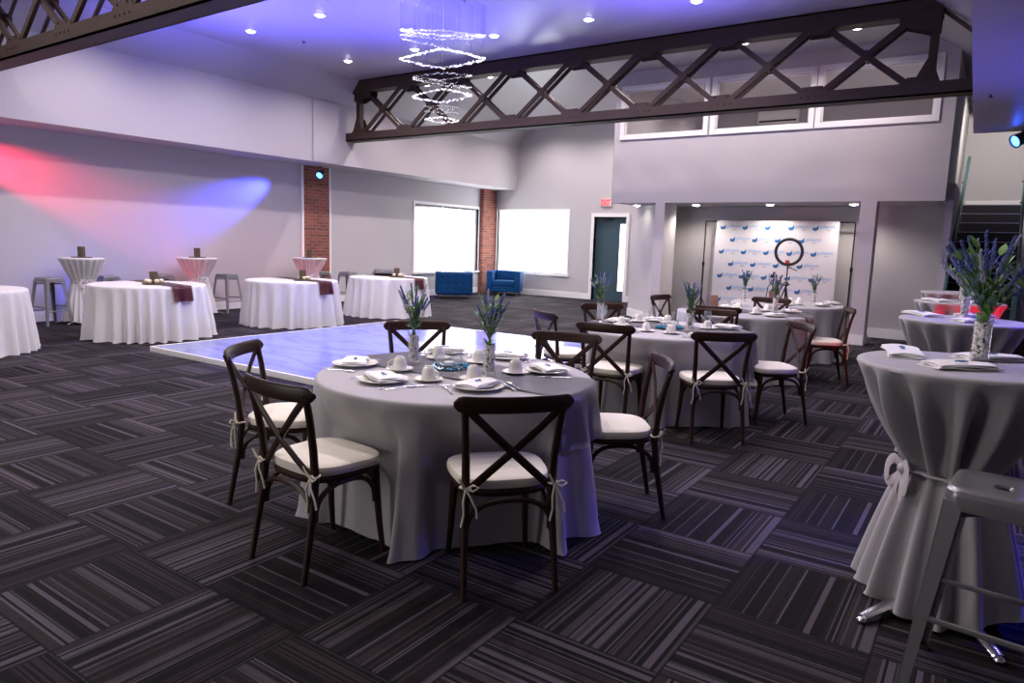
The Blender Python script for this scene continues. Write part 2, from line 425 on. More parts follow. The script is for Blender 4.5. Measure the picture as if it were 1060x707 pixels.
# brick piers ------------------------------------------------
bm = B(); box(bm, 10.40, 11.13, YL - .03, YL + .05, 0, 3.08); struct('brick_pier_wall', bm, M['brick'])
bm = B(); box(bm, 16.95, XF, YL - .14, YL + .05, 0, 3.08); struct('brick_pier_corner', bm, M['brick'])
bm = B(); box(bm, 10.35, 10.40, YL - .04, YL + .01, 0, 3.08); struct('trim_1', bm, M['trim'])
bm = B(); box(bm, 11.13, 11.18, YL - .04, YL + .01, 0, 3.08); struct('trim_2', bm, M['trim'])

# mezzanine ------------------------------------------------
MX = 12.85; MW = [(4.56, 6.27), (2.74, 4.475), (.92, 2.68)]; MZ0, MZ1 = 3.60, 4.57; MY0, MY1 = .70, 6.42; MZ = 2.37
bm = B()
box(bm, MX, MX + .15, MY0, MY1, MZ, MZ0); box(bm, MX, MX + .15, MY0, MY1, MZ1, ZC)
ys = [MY0, .92, 2.68, 2.74, 4.475, 4.56, 6.27, MY1]
for k in (0, 2, 4, 6): box(bm, MX, MX + .15, ys[k], ys[k + 1], MZ0, MZ1)
box(bm, MX + .15, XF, MY1 - .1, MY1, MZ + .01, ZC); box(bm, MX + .15, XF, MY0, MY0 + .1, MZ + .01, ZC)
struct('wall_mezzanine', bm, M['wall'])
bm = B(); box(bm, MX + .15, XF, MY0 + .1, MY1 - .1, MZ, MZ + .22); struct('mezzanine_floor', bm, M['wall'])
for k, (y0, y1) in enumerate(MW):
    bm = B(); t = .065
    for (a, b, c, d) in ((y0 - .02, y0 + t, MZ0 - .02, MZ1 + .02), (y1 - t, y1 + .02, MZ0 - .02, MZ1 + .02), (y0 + t, y1 - t, MZ0 - .02, MZ0 + t), (y0 + t, y1 - t, MZ1 - t, MZ1 + .02)):
        box(bm, MX - .03, MX + .12, a, b, c, d)
    for (a, b, c, d) in ((y0 + t, y0 + t + .02, MZ0 + t, MZ1 - t), (y1 - t - .02, y1 - t, MZ0 + t, MZ1 - t), (y0 + t, y1 - t, MZ0 + t, MZ0 + t + .02), (y0 + t, y1 - t, MZ1 - t - .02, MZ1 - t)):
        box(bm, MX + .02, MX + .08, a, b, c, d)
    o = struct('window_%d' % (k + 3), bm, M['trim'])
    bm = B(); box(bm, MX + .055, MX + .063, y0 + t, y1 - t, MZ0 + t, MZ1 - t); obj('pane', bm, M['pane'], o, False)
# pillars under the mezzanine, alcove walls
bm = B(); box(bm, MX, MX + .62, 5.28, 5.47, 0, MZ); struct('pillar_left', bm, M['wall'])
bm = B(); box(bm, MX, MX + .35, 1.64, 1.88, 0, MZ); struct('pillar_right', bm, M['wall'])
bm = B()
for (x0, y0, x1, y1) in ((MX - .018, 5.26, MX - .018, 5.49), (MX - .018, 1.62, MX - .018, 1.9)):
    box(bm, x0, x0 + .018, y0, y1, 0, .165)
box(bm, MX - .018, MX + .35, 1.622, 1.64, 0, .165); struct('baseboard_pillars', bm, M['trim'])
AX = 14.28
bm = B(); box(bm, AX, AX + .15, MY0, 6.6, 0, MZ)
d = Vector((AX - 13.15, 6.6 - 5.46, 0)); L_ = d.length; d.normalize(); n = Vector((-d.y, d.x, 0))
mt = Matrix.Translation((13.15, 5.46, 0)) @ Matrix(((d.x, n.x, 0, 0), (d.y, n.y, 0, 0), (0, 0, 1, 0), (0, 0, 0, 1)))
box(bm, 0, L_, -.12, 0, 0, MZ, mt=mt); box(bm, AX, XF, 6.45, 6.6, 0, MZ)
struct('wall_alcove', bm, M['wall'])
bm = B(); box(bm, AX - .018, AX, MY0, 5.6, 0, .165); box(bm, 0, L_, 0, .018, 0, .165, mt=mt); struct('baseboard_alcove', bm, M['trim'])

# stairs ------------------------------------------------
bm = B(); SX = 12.95; run = .262; rise = .18; SY0, SY1 = -.36, .60
prof = [(SX, 0)]
for k in range(14):
    prof += [(SX + k * run - .02, (k + 1) * rise - .02), (SX + k * run - .02, (k + 1) * rise)] if True else []
    prof += [(SX + (k + 1) * run, (k + 1) * rise)]
prof += [(XF, 14 * rise), (XF, 0)]
a = [bm.verts.new((x, SY0, z)) for x, z in prof]; b = [bm.verts.new((x, SY1, z)) for x, z in prof]
for i in range(len(a)): bm.faces.new((a[i], a[(i + 1) % len(a)], b[(i + 1) % len(a)], b[i]))
bm.faces.new(a[::-1]); bm.faces.new(b)
sf = struct('stair_flight', bm, M['stairs'])
for k in range(14):
    bm = B(); box(bm, SX + k * run - .024, SX + k * run + .02, SY0 + .01, SY1 - .01, (k + 1) * rise - .012, (k + 1) * rise + .003); obj('stair_nosing', bm, M['gun'], sf, False)
bm = B(); box(bm, XF - .02, XF, -3, MY0, 2.52, 2.68); struct('baseboard_landing', bm, M['trim'])
bm = B(); box(bm, SX + .3, XF, SY1, MY0, 0, MZ + .3); struct('wall_stair_side', bm, M['wall'])
def glass_rail(y, label, xs=SX):
    t = thing('stair_railing', label, 'railing', (0, 0, 0), 0)
    sl = rise / run
    bm = B(); z = lambda x: (x - SX) * sl
    v = [(xs, .06), (XF - 1.1, z(XF - 1.1) + .06), (XF - 1.1, z(XF - 1.1) + .98), (xs, .98)]
    A = [bm.verts.new((x, y - .006, q)) for x, q in v]; D = [bm.verts.new((x, y + .006, q)) for x, q in v]
    for i in range(4): bm.faces.new((A[i], A[(i + 1) % 4], D[(i + 1) % 4], D[i]))
    bm.faces.new(A[::-1]); bm.faces.new(D); obj('glass_panel', bm, M['glass'], t, False)
    bm = B(); tube(bm, [(xs - .02, y, .98), (XF - 1.1, y, z(XF - 1.1) + 1.0)], .028, 8); obj('handrail', bm, M['tealglass'], t)
    bm = B(); box(bm, xs - .05, xs + .03, y - .035, y + .035, 0, .95, .006); obj('newel_post', bm, M['tealglass'], t)
    for k in range(5):
        x = xs + .4 + k * .6
        bm = B(); cyl(bm, (x, y - .02, z(x) + .97), (x, y + .05, z(x) + .97), .014, seg=8); obj('rail_bracket', bm, M['blackmetal'], t)
glass_rail(SY1 - .03, 'glass stair railing with teal edge on the mezzanine side of the stairs')
glass_rail(SY0 + .02, 'glass stair railing at the outer side of the dark stairs')

# ------------------------------------------------------------------ roof trusses
def truss(x, dy, label):
    t = thing('roof_truss', label, 'truss', (x, dy, 0), 0, None)
    zb0, zb1, zt0, zt1 = 3.60, 3.77, 4.62, 4.84
    nodes = [1.05 + 1.31 * k for k in range(9)]
    bm = B(); box(bm, -.13, .13, .20, YB + .0, zb0, zb0 + .022); box(bm, -.13, -.11, .20, YB, zb0, zb1); box(bm, .11, .13, .20, YB, zb0, zb1); box(bm, -.10, .10, .20, YB, zb1 - .02, zb1)
    obj('bottom_chord', bm, M['steel'], t, False)
    bm = B(); box(bm, -.13, .13, .85, 11.70, zt1 - .02, zt1); box(bm, -.13, -.11, .85, 11.70, zt0, zt1); box(bm, .11, .13, .85, 11.70, zt0, zt1); box(bm, -.1, .1, .85, 11.7, zt0, zt0 + .02)
    obj('top_chord', bm, M['steel'], t, False)
    for y in (.92, 11.62):
        bm = B(); box(bm, -.06, .06, y - .05, y + .05, zb1, zt0); obj('end_post', bm, M['steel'], t, False)
        s = -1 if y < 5 else 1
        bm = B(); tube(bm, [(0, y - s * .05, zt1 - .06), (0, y + s * .50, 4.30)], .05, 4, flat=(.5, 1.6), up=(0, -s * .6, .8)); obj('end_strap', bm, M['steel'], t, False)
        for sx in (-.105, .105):
            bm = B()
            o_ = [(y + s * .06, zt0 + .02), (y - s * .42, zt0 + .02), (y - s * .42, zt0 - .1), (y - s * .05, zt0 - .22), (y + s * .06, zt0 - .2)]
            p = [bm.verts.new((sx - .006, yy, zz)) for yy, zz in o_]; q = [bm.verts.new((sx + .006, yy, zz)) for yy, zz in o_]
            for i in range(5): bm.faces.new((p[i], p[(i + 1) % 5], q[(i + 1) % 5], q[i]))
            bm.faces.new(p); bm.faces.new(q[::-1])
            obj('corner_gusset', bm, M['steel'], t, False)
        for sx in (-.10, .10):
            bm = B()
            o_ = [(y - s * .2, zb1), (y + s * .12, zb1), (y, zb1 + .3), (y - s * .05, zb1 + .3)]
            p = [bm.verts.new((sx - .006, yy, zz)) for yy, zz in o_]; q = [bm.verts.new((sx + .006, yy, zz)) for yy, zz in o_]
            for i in range(4): bm.faces.new((p[i], p[(i + 1) % 4], q[(i + 1) % 4], q[i]))
            bm.faces.new(p); bm.faces.new(q[::-1])
            obj('foot_gusset', bm, M['steel'], t, False)
    for k in range(8):
        y0, y1 = nodes[k], nodes[k + 1]
        for a, b in ((y0, y1), (y1, y0)):
            bm = B(); s = 1 if b > a else -1
            p0 = Vector((0, a + s * .1, zb1 - .02)); p1 = Vector((0, b - s * .1, zt0 + .02))
            if s > 0: xs = (-.075, .075)
            else: xs = (-.095, .095)
            dd = (p1 - p0); nn = Vector((0, -dd.z, dd.y)).normalized() * .036
            for sx in xs:
                for (w0, w1, tx) in ((-1, 1, .008),):
                    P = [p0 - nn, p0 + nn, p1 + nn, p1 - nn]
                    A = [bm.verts.new(q + Vector((sx - tx, 0, 0))) for q in P]; D = [bm.verts.new(q + Vector((sx + tx, 0, 0))) for q in P]
                    for i in range(4): bm.faces.new((A[i], A[(i + 1) % 4], D[(i + 1) % 4], D[i]))
                    bm.faces.new(A[::-1]); bm.faces.new(D)
                # stiffening flange
                P = [p0 + nn * .9, p0 + nn * 1.05, p1 + nn * 1.05, p1 + nn * .9]
                fx = .035 if sx > 0 else -.035
                A = [bm.verts.new(q + Vector((sx - fx, 0, 0))) for q in P]; D = [bm.verts.new(q + Vector((sx, 0, 0))) for q in P]
                for i in range(4): bm.faces.new((A[i], A[(i + 1) % 4], D[(i + 1) % 4], D[i]))
                bm.faces.new(A[::-1]); bm.faces.new(D)
            obj('diagonal_brace', bm, M['steel'], t, False)
        bm = B(); yc = (y0 + y1) / 2; zc = (zb1 + zt0) / 2
        tube(bm, [(-.115, yc, zc), (.115, yc, zc)], .07, 8); obj('crossing_plate', bm, M['steel'], t, False)
    for y in nodes:
        for (z, s) in ((zb1, 1), (zt0, -1)):
            for sx in (-.12, .12):
                bm = B()
                o_ = [(y - .2, z - s * .03), (y + .2, z - s * .03), (y + .2, z + s * .02), (y + .13, z + s * .075), (y - .13, z + s * .075), (y - .2, z + s * .02)]
                p = [bm.verts.new((sx - .006, yy, zz)) for yy, zz in o_]; q = [bm.verts.new((sx + .006, yy, zz)) for yy, zz in o_]
                for i in range(6): bm.faces.new((p[i], p[(i + 1) % 6], q[(i + 1) % 6], q[i]))
                bm.faces.new(p); bm.faces.new(q[::-1])
                e = -1 if sx < 0 else 1
                for (ry, rz) in ((-.15, -.06), (-.05, -.06), (.05, -.06), (.15, -.06), (-.1, .05), (.1, .05)):
                    ball(bm, (sx + e * .008, y + ry, z + s * rz), .017, 1)
                obj('gusset_plate', bm, M['steel'], t, False)
    return t
truss(11.0, 0, 'brown riveted steel roof truss spanning in front of the mezzanine windows')
truss(4.05, 0, 'brown riveted steel roof truss nearest the camera, crossing the top corner')

# ------------------------------------------------------------------ ceiling lights
def downlight(loc, label, group, m, cat='light', energy=110, small=False, seen=True):
    bm = B(); lathe(bm, [(.071, -.010), (.09, -.010), (.097, 0), (.071, .0)], 24)
    r = obj('ceiling_light', bm, M['trim']); r.location = loc; tag(r, label, cat, group)
    bm = B(); lathe(bm, [(0, -.030), (.03, -.028), (.055, -.020), (.07, -.008), (.07, -.002), (0, -.002)], 24); obj('lens', bm, m, r, False)
    return r
def spot(loc, target, energy, col, size, blend, rad=.05, name='spot'):
    l = bpy.data.lights.new(name, 'SPOT'); l.energy = energy; l.color = col; l.spot_size = R(size); l.spot_blend = blend; l.shadow_soft_size = rad
    o = bpy.data.objects.new(name, l); C.objects.link(o); o.location = loc
    o.rotation_euler = (Vector(target) - Vector(loc)).to_track_quat('-Z', 'Y').to_euler(); return o
rowname = {5.35: 'between the two trusses, row nearest the camera', 7.51: 'third row before the crossed truss', 9.63: 'row just before the crossed truss', 11.87: 'row just behind the crossed truss', 14.05: 'second row behind the crossed truss', 16.4: 'last row against the far wall'}
colname = {10.5: 'first from the dance wall side', 8.8: 'second from the dance wall side', 7.07: 'third from the dance wall side', 5.33: 'fourth from the dance wall side', 3.68: 'fifth from the dance wall side', 2.02: 'sixth from the dance wall side'}
first = None
for x in (.9, 3.1, 5.35, 7.51, 9.63, 11.87, 14.05, 16.4):
    for y in colname:
        if (round(x, 2) == 11.87 and y in (3.68,)) and False: continue
        if x == 9.63 and y == 2.02: continue
        vis = x > 7 
        if vis:
            lb = 'ceiling downlight, %s, %s' % (rowname[x], colname[y])
            if first is None: first = downlight((x, y, ZC), lb, 'recessed ceiling downlights', M['lamp'])
            else: dup(first, (x, y, ZC), 0, lb)
        e = 195 if x > 5 else 80
        if x > MX and y < 6.5: e = 110
        spot((x, y, ZC - .04), (x, y, 0), e, (1, .875, .86), 156, .7, .05, 'downlight_lamp')
for (x, y, nm) in ((13.5, 6.15, 'by the far door side'), (13.5, 4.9, 'left of the banner'), (13.5, 3.49, 'above the banner'), (13.5, 2.08, 'beside the right pillar')):
    dup(first, (x, y, MZ), 0, 'low recessed downlight under the mezzanine, ' + nm, 'downlights under the mezzanine', 'mezzanine_downlight')
    spot((x, y, MZ - .04), (x + .1, y, 0), 10 if y > 6 else 95, (1, .9, .80), 150, .7, .05, 'alcove_lamp')
for o in list(C.objects):
    if o.name.startswith('mezzanine_downlight') and o.type == 'MESH': pass

# coloured stage lights
def par_can(loc, aim, lens, label):
    t = thing('par_light', label, 'stage light', loc)
    d = (Vector(aim) - Vector(loc)).normalized()
    q = d.to_track_quat('Z', 'Y').to_matrix().to_4x4()
    bm = B(); lathe(bm, [(0, -.11), (.05, -.11), (.075, -.06), (.08, .07), (.088, .075), (.088, .09), (.07, .09), (.07, .06), (0, .06)], 20)
    for v in bm.verts: v.co = q @ v.co
    obj('housing', bm, M['black'], t)
    bm = B(); lathe(bm, [(0, .068), (.069, .068), (.069, .074), (0, .074)], 20)
    for v in bm.verts: v.co = q @ v.co
    obj('lens', bm, lens, t)
    bm = B(); tube(bm, [(-.1, 0, 0), (-.1, 0, .10), (0, 0, .15), (.1, 0, .10), (.1, 0, 0)], .012, 6, flat=(1, .5)); obj('yoke', bm, M['black'], t)
    return t
par_can((10.62, 12.45, 2.90), (8.6, 11.6, 1.6), M['bluelamp'], 'small black stage light with blue lens under the bulkhead by the brick pier')
par_can((10.95, -.14, 3.0), (9.6, 1.6, 1.9), M['bluelamp'], 'small black stage light with blue lens under the right soffit')
spot((10.3, 12.42, 2.96), (8.1, 12.86, 1.95), 2600, (.04, .06, 1), 30, 1, .03, 'blue_wall_wash')
spot((3.2, 12.42, 3.02), (5.7, 12.86, 2.1), 2000, (1, .03, .09), 28, 1, .03, 'red_wall_wash')
spot((4.4, 7.0, 2.2), (5.6, 3.45, .75), 90, (.02, .08, 1), 12, .6, .03, 'blue_chair_glint')
spot((6.3, 9.6, 2.9), (6.5, 9.4, ZC), 1150, (.11, .10, 1), 135, 1.0, .2, 'blue_ceiling_wash')
spot((8.3, 7.6, 2.9), (8.2, 7.6, ZC), 650, (.13, .11, 1), 128, 1.0, .2, 'blue_ceiling_wash')
spot((6.2, 6.0, 2.9), (6.3, 6.0, ZC), 700, (.12, .11, 1), 122, 1.0, .2, 'blue_ceiling_wash')
spot((8.6, 3.6, 2.9), (8.4, 3.6, ZC), 800, (.16, .12, 1), 122, 1.0, .2, 'violet_ceiling_wash')
spot((7.6, -1.4, 1.0), (7.2, -.1, 3.1), 260, (.14, .09, 1), 85, 1.0, .1, 'violet_soffit_wash')
spot((6.2, 7.9, 4.6), (6.9, 6.5, 0), 3000, (.05, .07, 1), 66, .7, .06, 'blue_floor_wash')
spot((4.7, -1.3, .8), (4.05, -.2, 0), 260, (.01, .02, 1), 50, .6, .06, 'blue_floor_glow')
spot((6.6, -2.2, 2.8), (5.0, 1.0, 0), 190, (.22, .10, 1), 75, .9, .06, 'violet_floor_glow')
spot((6.6, -1.0, 1.9), (5.0, .0, 1.07), 130, (.2, .17, 1), 90, .8, .05, 'violet_table_glow')
spot((7.35, -.75, .5), (8.35, .2, .85), 110, (1, .01, .06), 60, .7, .04, 'red_table_glow')
spot((10.9, -.3, 2.9), (13.5, -2.5, 3.2), 60, (.02, .03, 1), 120, .9, .05, 'blue_corner_glow')
spot((15.0, -.1, 4.25), (17.4, .1, 2.9), 260, (1, .92, .84), 140, .9, .1, 'stair_fill')  # added fill without a fixture, brightens the wall above the stairs

# window light and an added fill
def area(loc, target, w, h, e, col):
    l = bpy.data.lights.new('daylight_and_fill', 'AREA'); l.shape = 'RECTANGLE'; l.size = w; l.size_y = h; l.energy = e; l.color = col
    o = bpy.data.objects.new('daylight_and_fill', l); C.objects.link(o); o.location = loc
    o.rotation_euler = (Vector(target) - Vector(loc)).to_track_quat('-Z', 'Z').to_euler(); return o
area((-2.9, 5.5, 1.7), (4, 5.5, 2.4), 7.0, 2.2, 330, (1, .94, .90))  # added soft fill from behind the camera, no window is built there
area((15.45, YL - .08, 1.6), (15.45, 8, 1.2), 2.6, 1.7, 48, (.86, .93, 1))
area((XF - .08, 11.35, 1.6), (12, 11.3, 1.2), 2.4, 1.7, 62, (.86, .93, 1))

w = bpy.data.worlds.new('World'); bpy.context.scene.world = w; w.use_nodes = True
w.node_tree.nodes['Background'].inputs[0].default_value = (.55, .52, .60, 1); w.node_tree.nodes['Background'].inputs[1].default_value = .25

# ------------------------------------------------------------------ dance floor
DF = (4.68, 9.18, 4.12, 8.76)
t = thing('dance_floor', 'glossy white raised dance floor with pale edge, blue light partly painted in', 'dance floor', (DF[0], DF[2], 0))
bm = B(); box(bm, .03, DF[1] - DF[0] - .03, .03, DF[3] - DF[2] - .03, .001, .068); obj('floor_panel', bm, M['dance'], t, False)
bm = B(); W, H = DF[1] - DF[0], DF[3] - DF[2]
for s in ((0, W, 0, .03), (0, W, H - .03, H), (0, .03, .03, H - .03), (W - .03, W, .03, H - .03)): box(bm, s[0], s[1], s[2], s[3], 0, .07, .006)
obj('edge_trim', bm, M['trim'], t)
#INSERT
# ------------------------------------------------------------------ cross-back chairs
def superell(a, b, n=3.2, k=28, z=0, taper=0, cy=0):
    out = []
    for i in range(k):
        q = 2 * PI * i / k; c, s = math.cos(q), math.sin(q)
        x = a * math.copysign(abs(c) ** (2 / n), c); y = b * math.copysign(abs(s) ** (2 / n), s)
        out.append((x * (1 + taper * y / b), y + cy, z))
    return out
def make_chair():
    t = thing('cross_back_chair', '', 'chair')
    w = M['wood']
    for s in (-1, 1):
        bm = B(); tube(bm, [(s * .205, -.275, 0), (s * .202, -.245, .16), (s * .196, -.215, .32), (s * .192, -.20, .46), (s * .196, -.212, .60), (s * .206, -.236, .74), (s * .216, -.262, .85)], [.0135, .0155, .018, .019, .018, .0165, .016], 12)
        o = obj('leg', bm, w, t)
    for s in (-1, 1):
        bm = B(); tube(bm, [(s * .175, .155, .44), (s * .178, .16, .34), (s * .186, .172, .16), (s * .196, .188, 0)], [.020, .019, .016, .013], 12)
        obj('leg', bm, w, t)
    bm = B()
    loft(bm, [superell(.205, .19, z=.425, taper=.07, cy=-.01), superell(.215, .20, z=.432, taper=.07, cy=-.01), superell(.218, .203, z=.447, taper=.07, cy=-.01), superell(.21, .195, z=.457, taper=.07, cy=-.01)])
    obj('seat_frame', bm, w, t)
    bm = B(); rr = []
    for (sc, z) in ((.93, .456), (.985, .461), (1.0, .472), (1.0, .488), (.985, .499), (.94, .505), (.80, .509), (.5, .511)):
        rr.append(superell(.222 * sc, .205 * sc, 3.4, 36, z, .08, .0))
    loft(bm, rr); obj('cushion', bm, M['ivory'], t)
    # top rail
    bm = B(); rings = []; n = 30
    for k in range(n + 1):
        u = -1 + 2 * k / n; x = .260 * u; y = -.252 - .048 * (1 - u * u)
        e = max(0, abs(u) - .85) / .15; hh = .037 * math.sqrt(max(.10, 1 - e * e * .97)); th = .0135 * (1 - .25 * e)
        ring = []
        for i in range(14):
            q = 2 * PI * i / 14; c, s = math.cos(q), math.sin(q)
            ring.append((x, y + th * math.copysign(abs(c) ** .7, c) - (s * .004), .853 + hh * math.copysign(abs(s) ** .75, s)))
        rings.append(ring)
    loft(bm, rings); tr = obj('top_rail', bm, w, t)
    for s in (-1, 1):
        bm = B(); lathe(bm, [(.006, 0), (.006, .003), (0, .0045)], 10)
        for v in bm.verts: v.co = Vector((s * .218 + v.co.x, -.280 - v.co.z, .852 + v.co.y))
        obj('bolt', bm, M['blackmetal'], tr)
    for s in (-1, 1):
        bm = B(); tube(bm, [(s * .196, -.262 + s * .002, .825), (s * .115, -.262 + s * .006, .745), (0, -.248 + s * .009, .635), (-s * .10, -.225 + s * .006, .54), (-s * .176, -.205, .468)], .0185, 10, flat=(.52, 1.0), up=(0, 1, 0))
        obj('cross_bar', bm, w, t)
    def arch(p0, p1, name='arch_brace'):
        bm = B(); pts = []
        for k in range(15):
            a_ = PI * k / 14; f = .5 - .5 * math.cos(a_) ; f = .5 - .5 * math.copysign(abs(math.cos(a_)) ** .8, math.cos(a_))
            pts.append((p0[0] + (p1[0] - p0[0]) * f, p0[1] + (p1[1] - p0[1]) * f, .265 + .148 * math.sin(a_) ** .75))
        tube(bm, pts, .0125, 8); obj(name, bm, w, t)
    arch((-.192, -.218), (.192, -.218)); arch((-.176, .158), (.176, .158)); arch((-.19, -.20), (-.178, .15)); arch((.19, -.20), (.178, .15))
    for s in (-1, 1):
        bm = B(); cx, cy, cz = s * .194, -.205, .478
        tube(bm, [(cx + .024 * math.cos(q), cy + .024 * math.sin(q), cz + .003 * math.sin(2 * q)) for q in [2 * PI * i / 10 for i in range(11)]], .005, 6)
        k = (cx + s * .004, cy - .026, cz)
        tube(bm, [k, (k[0] + .03, k[1] - .012, cz + .02), (k[0] + .055, k[1] - .012, cz + .008), (k[0] + .03, k[1] - .008, cz - .008), k], .0045, 6)
        tube(bm, [k, (k[0] - .022, k[1] - .012, cz + .035), (k[0] - .03, k[1] - .014, cz + .05), (k[0] - .012, k[1] - .008, cz + .01), k], .0045, 6)
        tube(bm, [k, (k[0] + .022, k[1] - .014, cz - .04), (k[0] + .045, k[1] - .01, cz - .09), (k[0] + .05, k[1] - .005, cz - .13)], [.005, .005, .0045, .0055], 6)
        tube(bm, [k, (k[0] - .012, k[1] - .012, cz - .05), (k[0] - .008, k[1] - .008, cz - .11), (k[0] - .018, k[1] - .004, cz - .165)], [.005, .005, .0045, .0055], 6)
        obj('cushion_tie', bm, M['cord'], t)
    return t
chair0 = make_chair(); used = []; seats = []
def place_chair(rx, ry, deg, label, group):
    # (rx, ry): middle between the rear feet; deg: heading it faces
    a = R(deg); loc = (rx + .24 * math.cos(a), ry + .24 * math.sin(a), 0)
    seats.append((loc[0], loc[1], a))
    if not used:
        chair0.location = loc; chair0.rotation_euler.z = a - PI / 2; chair0['label'] = label; chair0['group'] = group; used.append(1); return chair0
    return dup(chair0, loc, a - PI / 2, label, group)
G1, G2, G3 = 'cross-back chairs around the nearest round table', 'cross-back chairs around the second round table', 'cross-back chairs around the far round tables'
place_chair(2.39, 1.60, 49, 'dark cross-back chair, back to camera, centred in front of the nearest round table', G1)
place_chair(1.935, 2.545, -4, 'dark cross-back chair at the left front of the nearest round table, whole cushion visible', G1)
place_chair(2.44, 3.51, -57, 'dark cross-back chair half hidden behind another, left of the nearest table', G1)
place_chair(4.05, 3.64, -131, 'dark cross-back chair beyond the nearest table, against the glossy dance floor', G1)
place_chair(3.76, 1.53, 126, 'dark cross-back chair seen side-on, right of the nearest round table', G1)
place_chair(4.33, 2.47, 197, 'dark cross-back chair at the far right of the nearest table, facing the camera', G1)
place_chair(5.14, 2.56, 5, 'dark cross-back chair, back to camera, left front of the second round table', G2)
place_chair(5.34, 1.65, 37, 'dark cross-back chair, back to camera, before the hanging runner of the second table', G2)
place_chair(5.64, 3.44, -33, 'dark cross-back chair whose back is lit blue, left of the second round table', G2)
place_chair(6.88, 3.48, -126, 'dark cross-back chair behind the leftmost vase of the second table', G2)
place_chair(7.26, 2.39, 197, 'dark cross-back chair beyond the second table, facing the camera behind a wine glass', G2)
place_chair(6.58, 1.36, 128, 'dark cross-back chair seen side-on, right of the second round table', G2)
place_chair(7.74, 2.47, 3, 'dark cross-back chair facing the third round table, its back to the second', G3)
place_chair(8.85, 3.60, -98, 'narrow side-on cross-back chair left of the third table, before the alcove', G3)
place_chair(9.80, 2.42, 183, 'dark cross-back chair between third and fourth round tables, below the ring light', G3)
place_chair(8.90, 1.33, 112, 'dark cross-back chair seen side-on right of the third table, nearest the pillar', G3)

# ------------------------------------------------------------------ round tables and cloths
def fold_fn(n, seed):
    r_ = random.Random(seed); ph = [r_.uniform(0, 2 * PI) for _ in range(6)]
    def f(q):
        qq = q + .10 * math.sin(2 * q + ph[0]) + .07 * math.sin(3 * q + ph[1]) + .035 * math.sin(5 * q + ph[4])
        v = math.cos(n * qq + ph[2]); amp = .62 + .28 * math.sin(2.3 * q + ph[3]) * math.sin(q * 3 + ph[5]) + .12 * math.sin(7 * q + ph[1])
        sh = (1 if v > 0 else -1) * abs(v) ** .8
        return amp * (sh if sh > 0 else sh * .7)
    return f
def round_cloth(c, r, m, label, cat, group, seed, n=15, flare=.07, amp=.055, h=.765, floor_z=.006):
    f = fold_fn(n, seed); f2 = fold_fn(n * 2 + 1, seed + 5); bm = B(); K = 300; rings = []
    prof = [(0, h), (r * .5, h), (r - .05, h), (r - .018, h - .001), (r - .004, h - .007), (r + .002, h - .02)]
    for pr_, z in prof[1:]: rings.append([(pr_ * math.cos(2 * PI * i / K), pr_ * math.sin(2 * PI * i / K), z) for i in range(K)])
    S = 20
    for k in range(1, S + 1):
        t = k / S; z = (h - .02) * (1 - t) + floor_z * t; ring = []
        for i in range(K):
            q = 2 * PI * i / K
            a_ = amp * min(1, t * 1.25) ** .75
            rr = r + .002 + flare * t ** 1.3 + a_ * f(q + .05 * t * math.sin(q * 2 + seed)) + .010 * t * f2(q)
            zz = z
            if t > .93: rr += .018 * max(0, f(q)) * (t - .93) / .07
            if k == S: zz = z + .012 * max(0, -f(q))
            ring.append((rr * math.cos(q), rr * math.sin(q), zz))
        rings.append(ring)
    near = [s for s in seats if math.hypot(s[0] - c[0], s[1] - c[1]) < 1.35]
    def push(p):
        x, y, z = p
        if z > .72: return p
        wz = min(1, (.72 - z) / .17)
        for sx, sy, a_ in near:
            dx, dy = x + c[0] - sx, y + c[1] - sy
            lx = dx * math.sin(a_) - dy * math.cos(a_); ly = dx * math.cos(a_) + dy * math.sin(a_)
            lim = .232
            if ly < lim and ly > -.5 and abs(lx) < .36:
                wx = 1 if abs(lx) < .245 else (.36 - abs(lx)) / .115
                wx = wx * wx * (3 - 2 * wx); m_ = (lim - ly) * wx * wz
                x += math.cos(a_) * m_; y += math.sin(a_) * m_
        return (x, y, z)
    rings = [[push(p) for p in r_] for r_ in rings]
    RR = loft(bm, rings, capb=False, capt=False)
    cen = bm.verts.new((0, 0, h))
    for i in range(K): bm.faces.new((cen, RR[0][i], RR[0][(i + 1) % K]))
    o = obj('tablecloth', bm, m, loc=(c[0], c[1], 0), ang=60); o.name = 'tablecloth'
    tag(o, label, cat, group)
    return o, f
tbl = []
def round_table(c, label, group, r=.75):
    if not tbl:
        t = thing('round_table', label, 'table', (c[0], c[1], 0), 0, group)
        bm = B(); lathe(bm, [(0, .725), (r - .012, .725), (r, .731), (r, .752), (r - .012, .758), (0, .758)], 64); obj('tabletop', bm, M['kraft'], t)
        for sx in (-1, 1):
            for sy in (-1, 1):
                bm = B(); tube(bm, [(sx * .42, sy * .30, .725), (sx * .45, sy * .32, .4), (sx * .50, sy * .34, 0)], .014, 8); obj('leg', bm, M['blackmetal'], t)
        tbl.append(t)
    else: t = dup(tbl[0], (c[0], c[1], 0), 0, label, group)
    return t
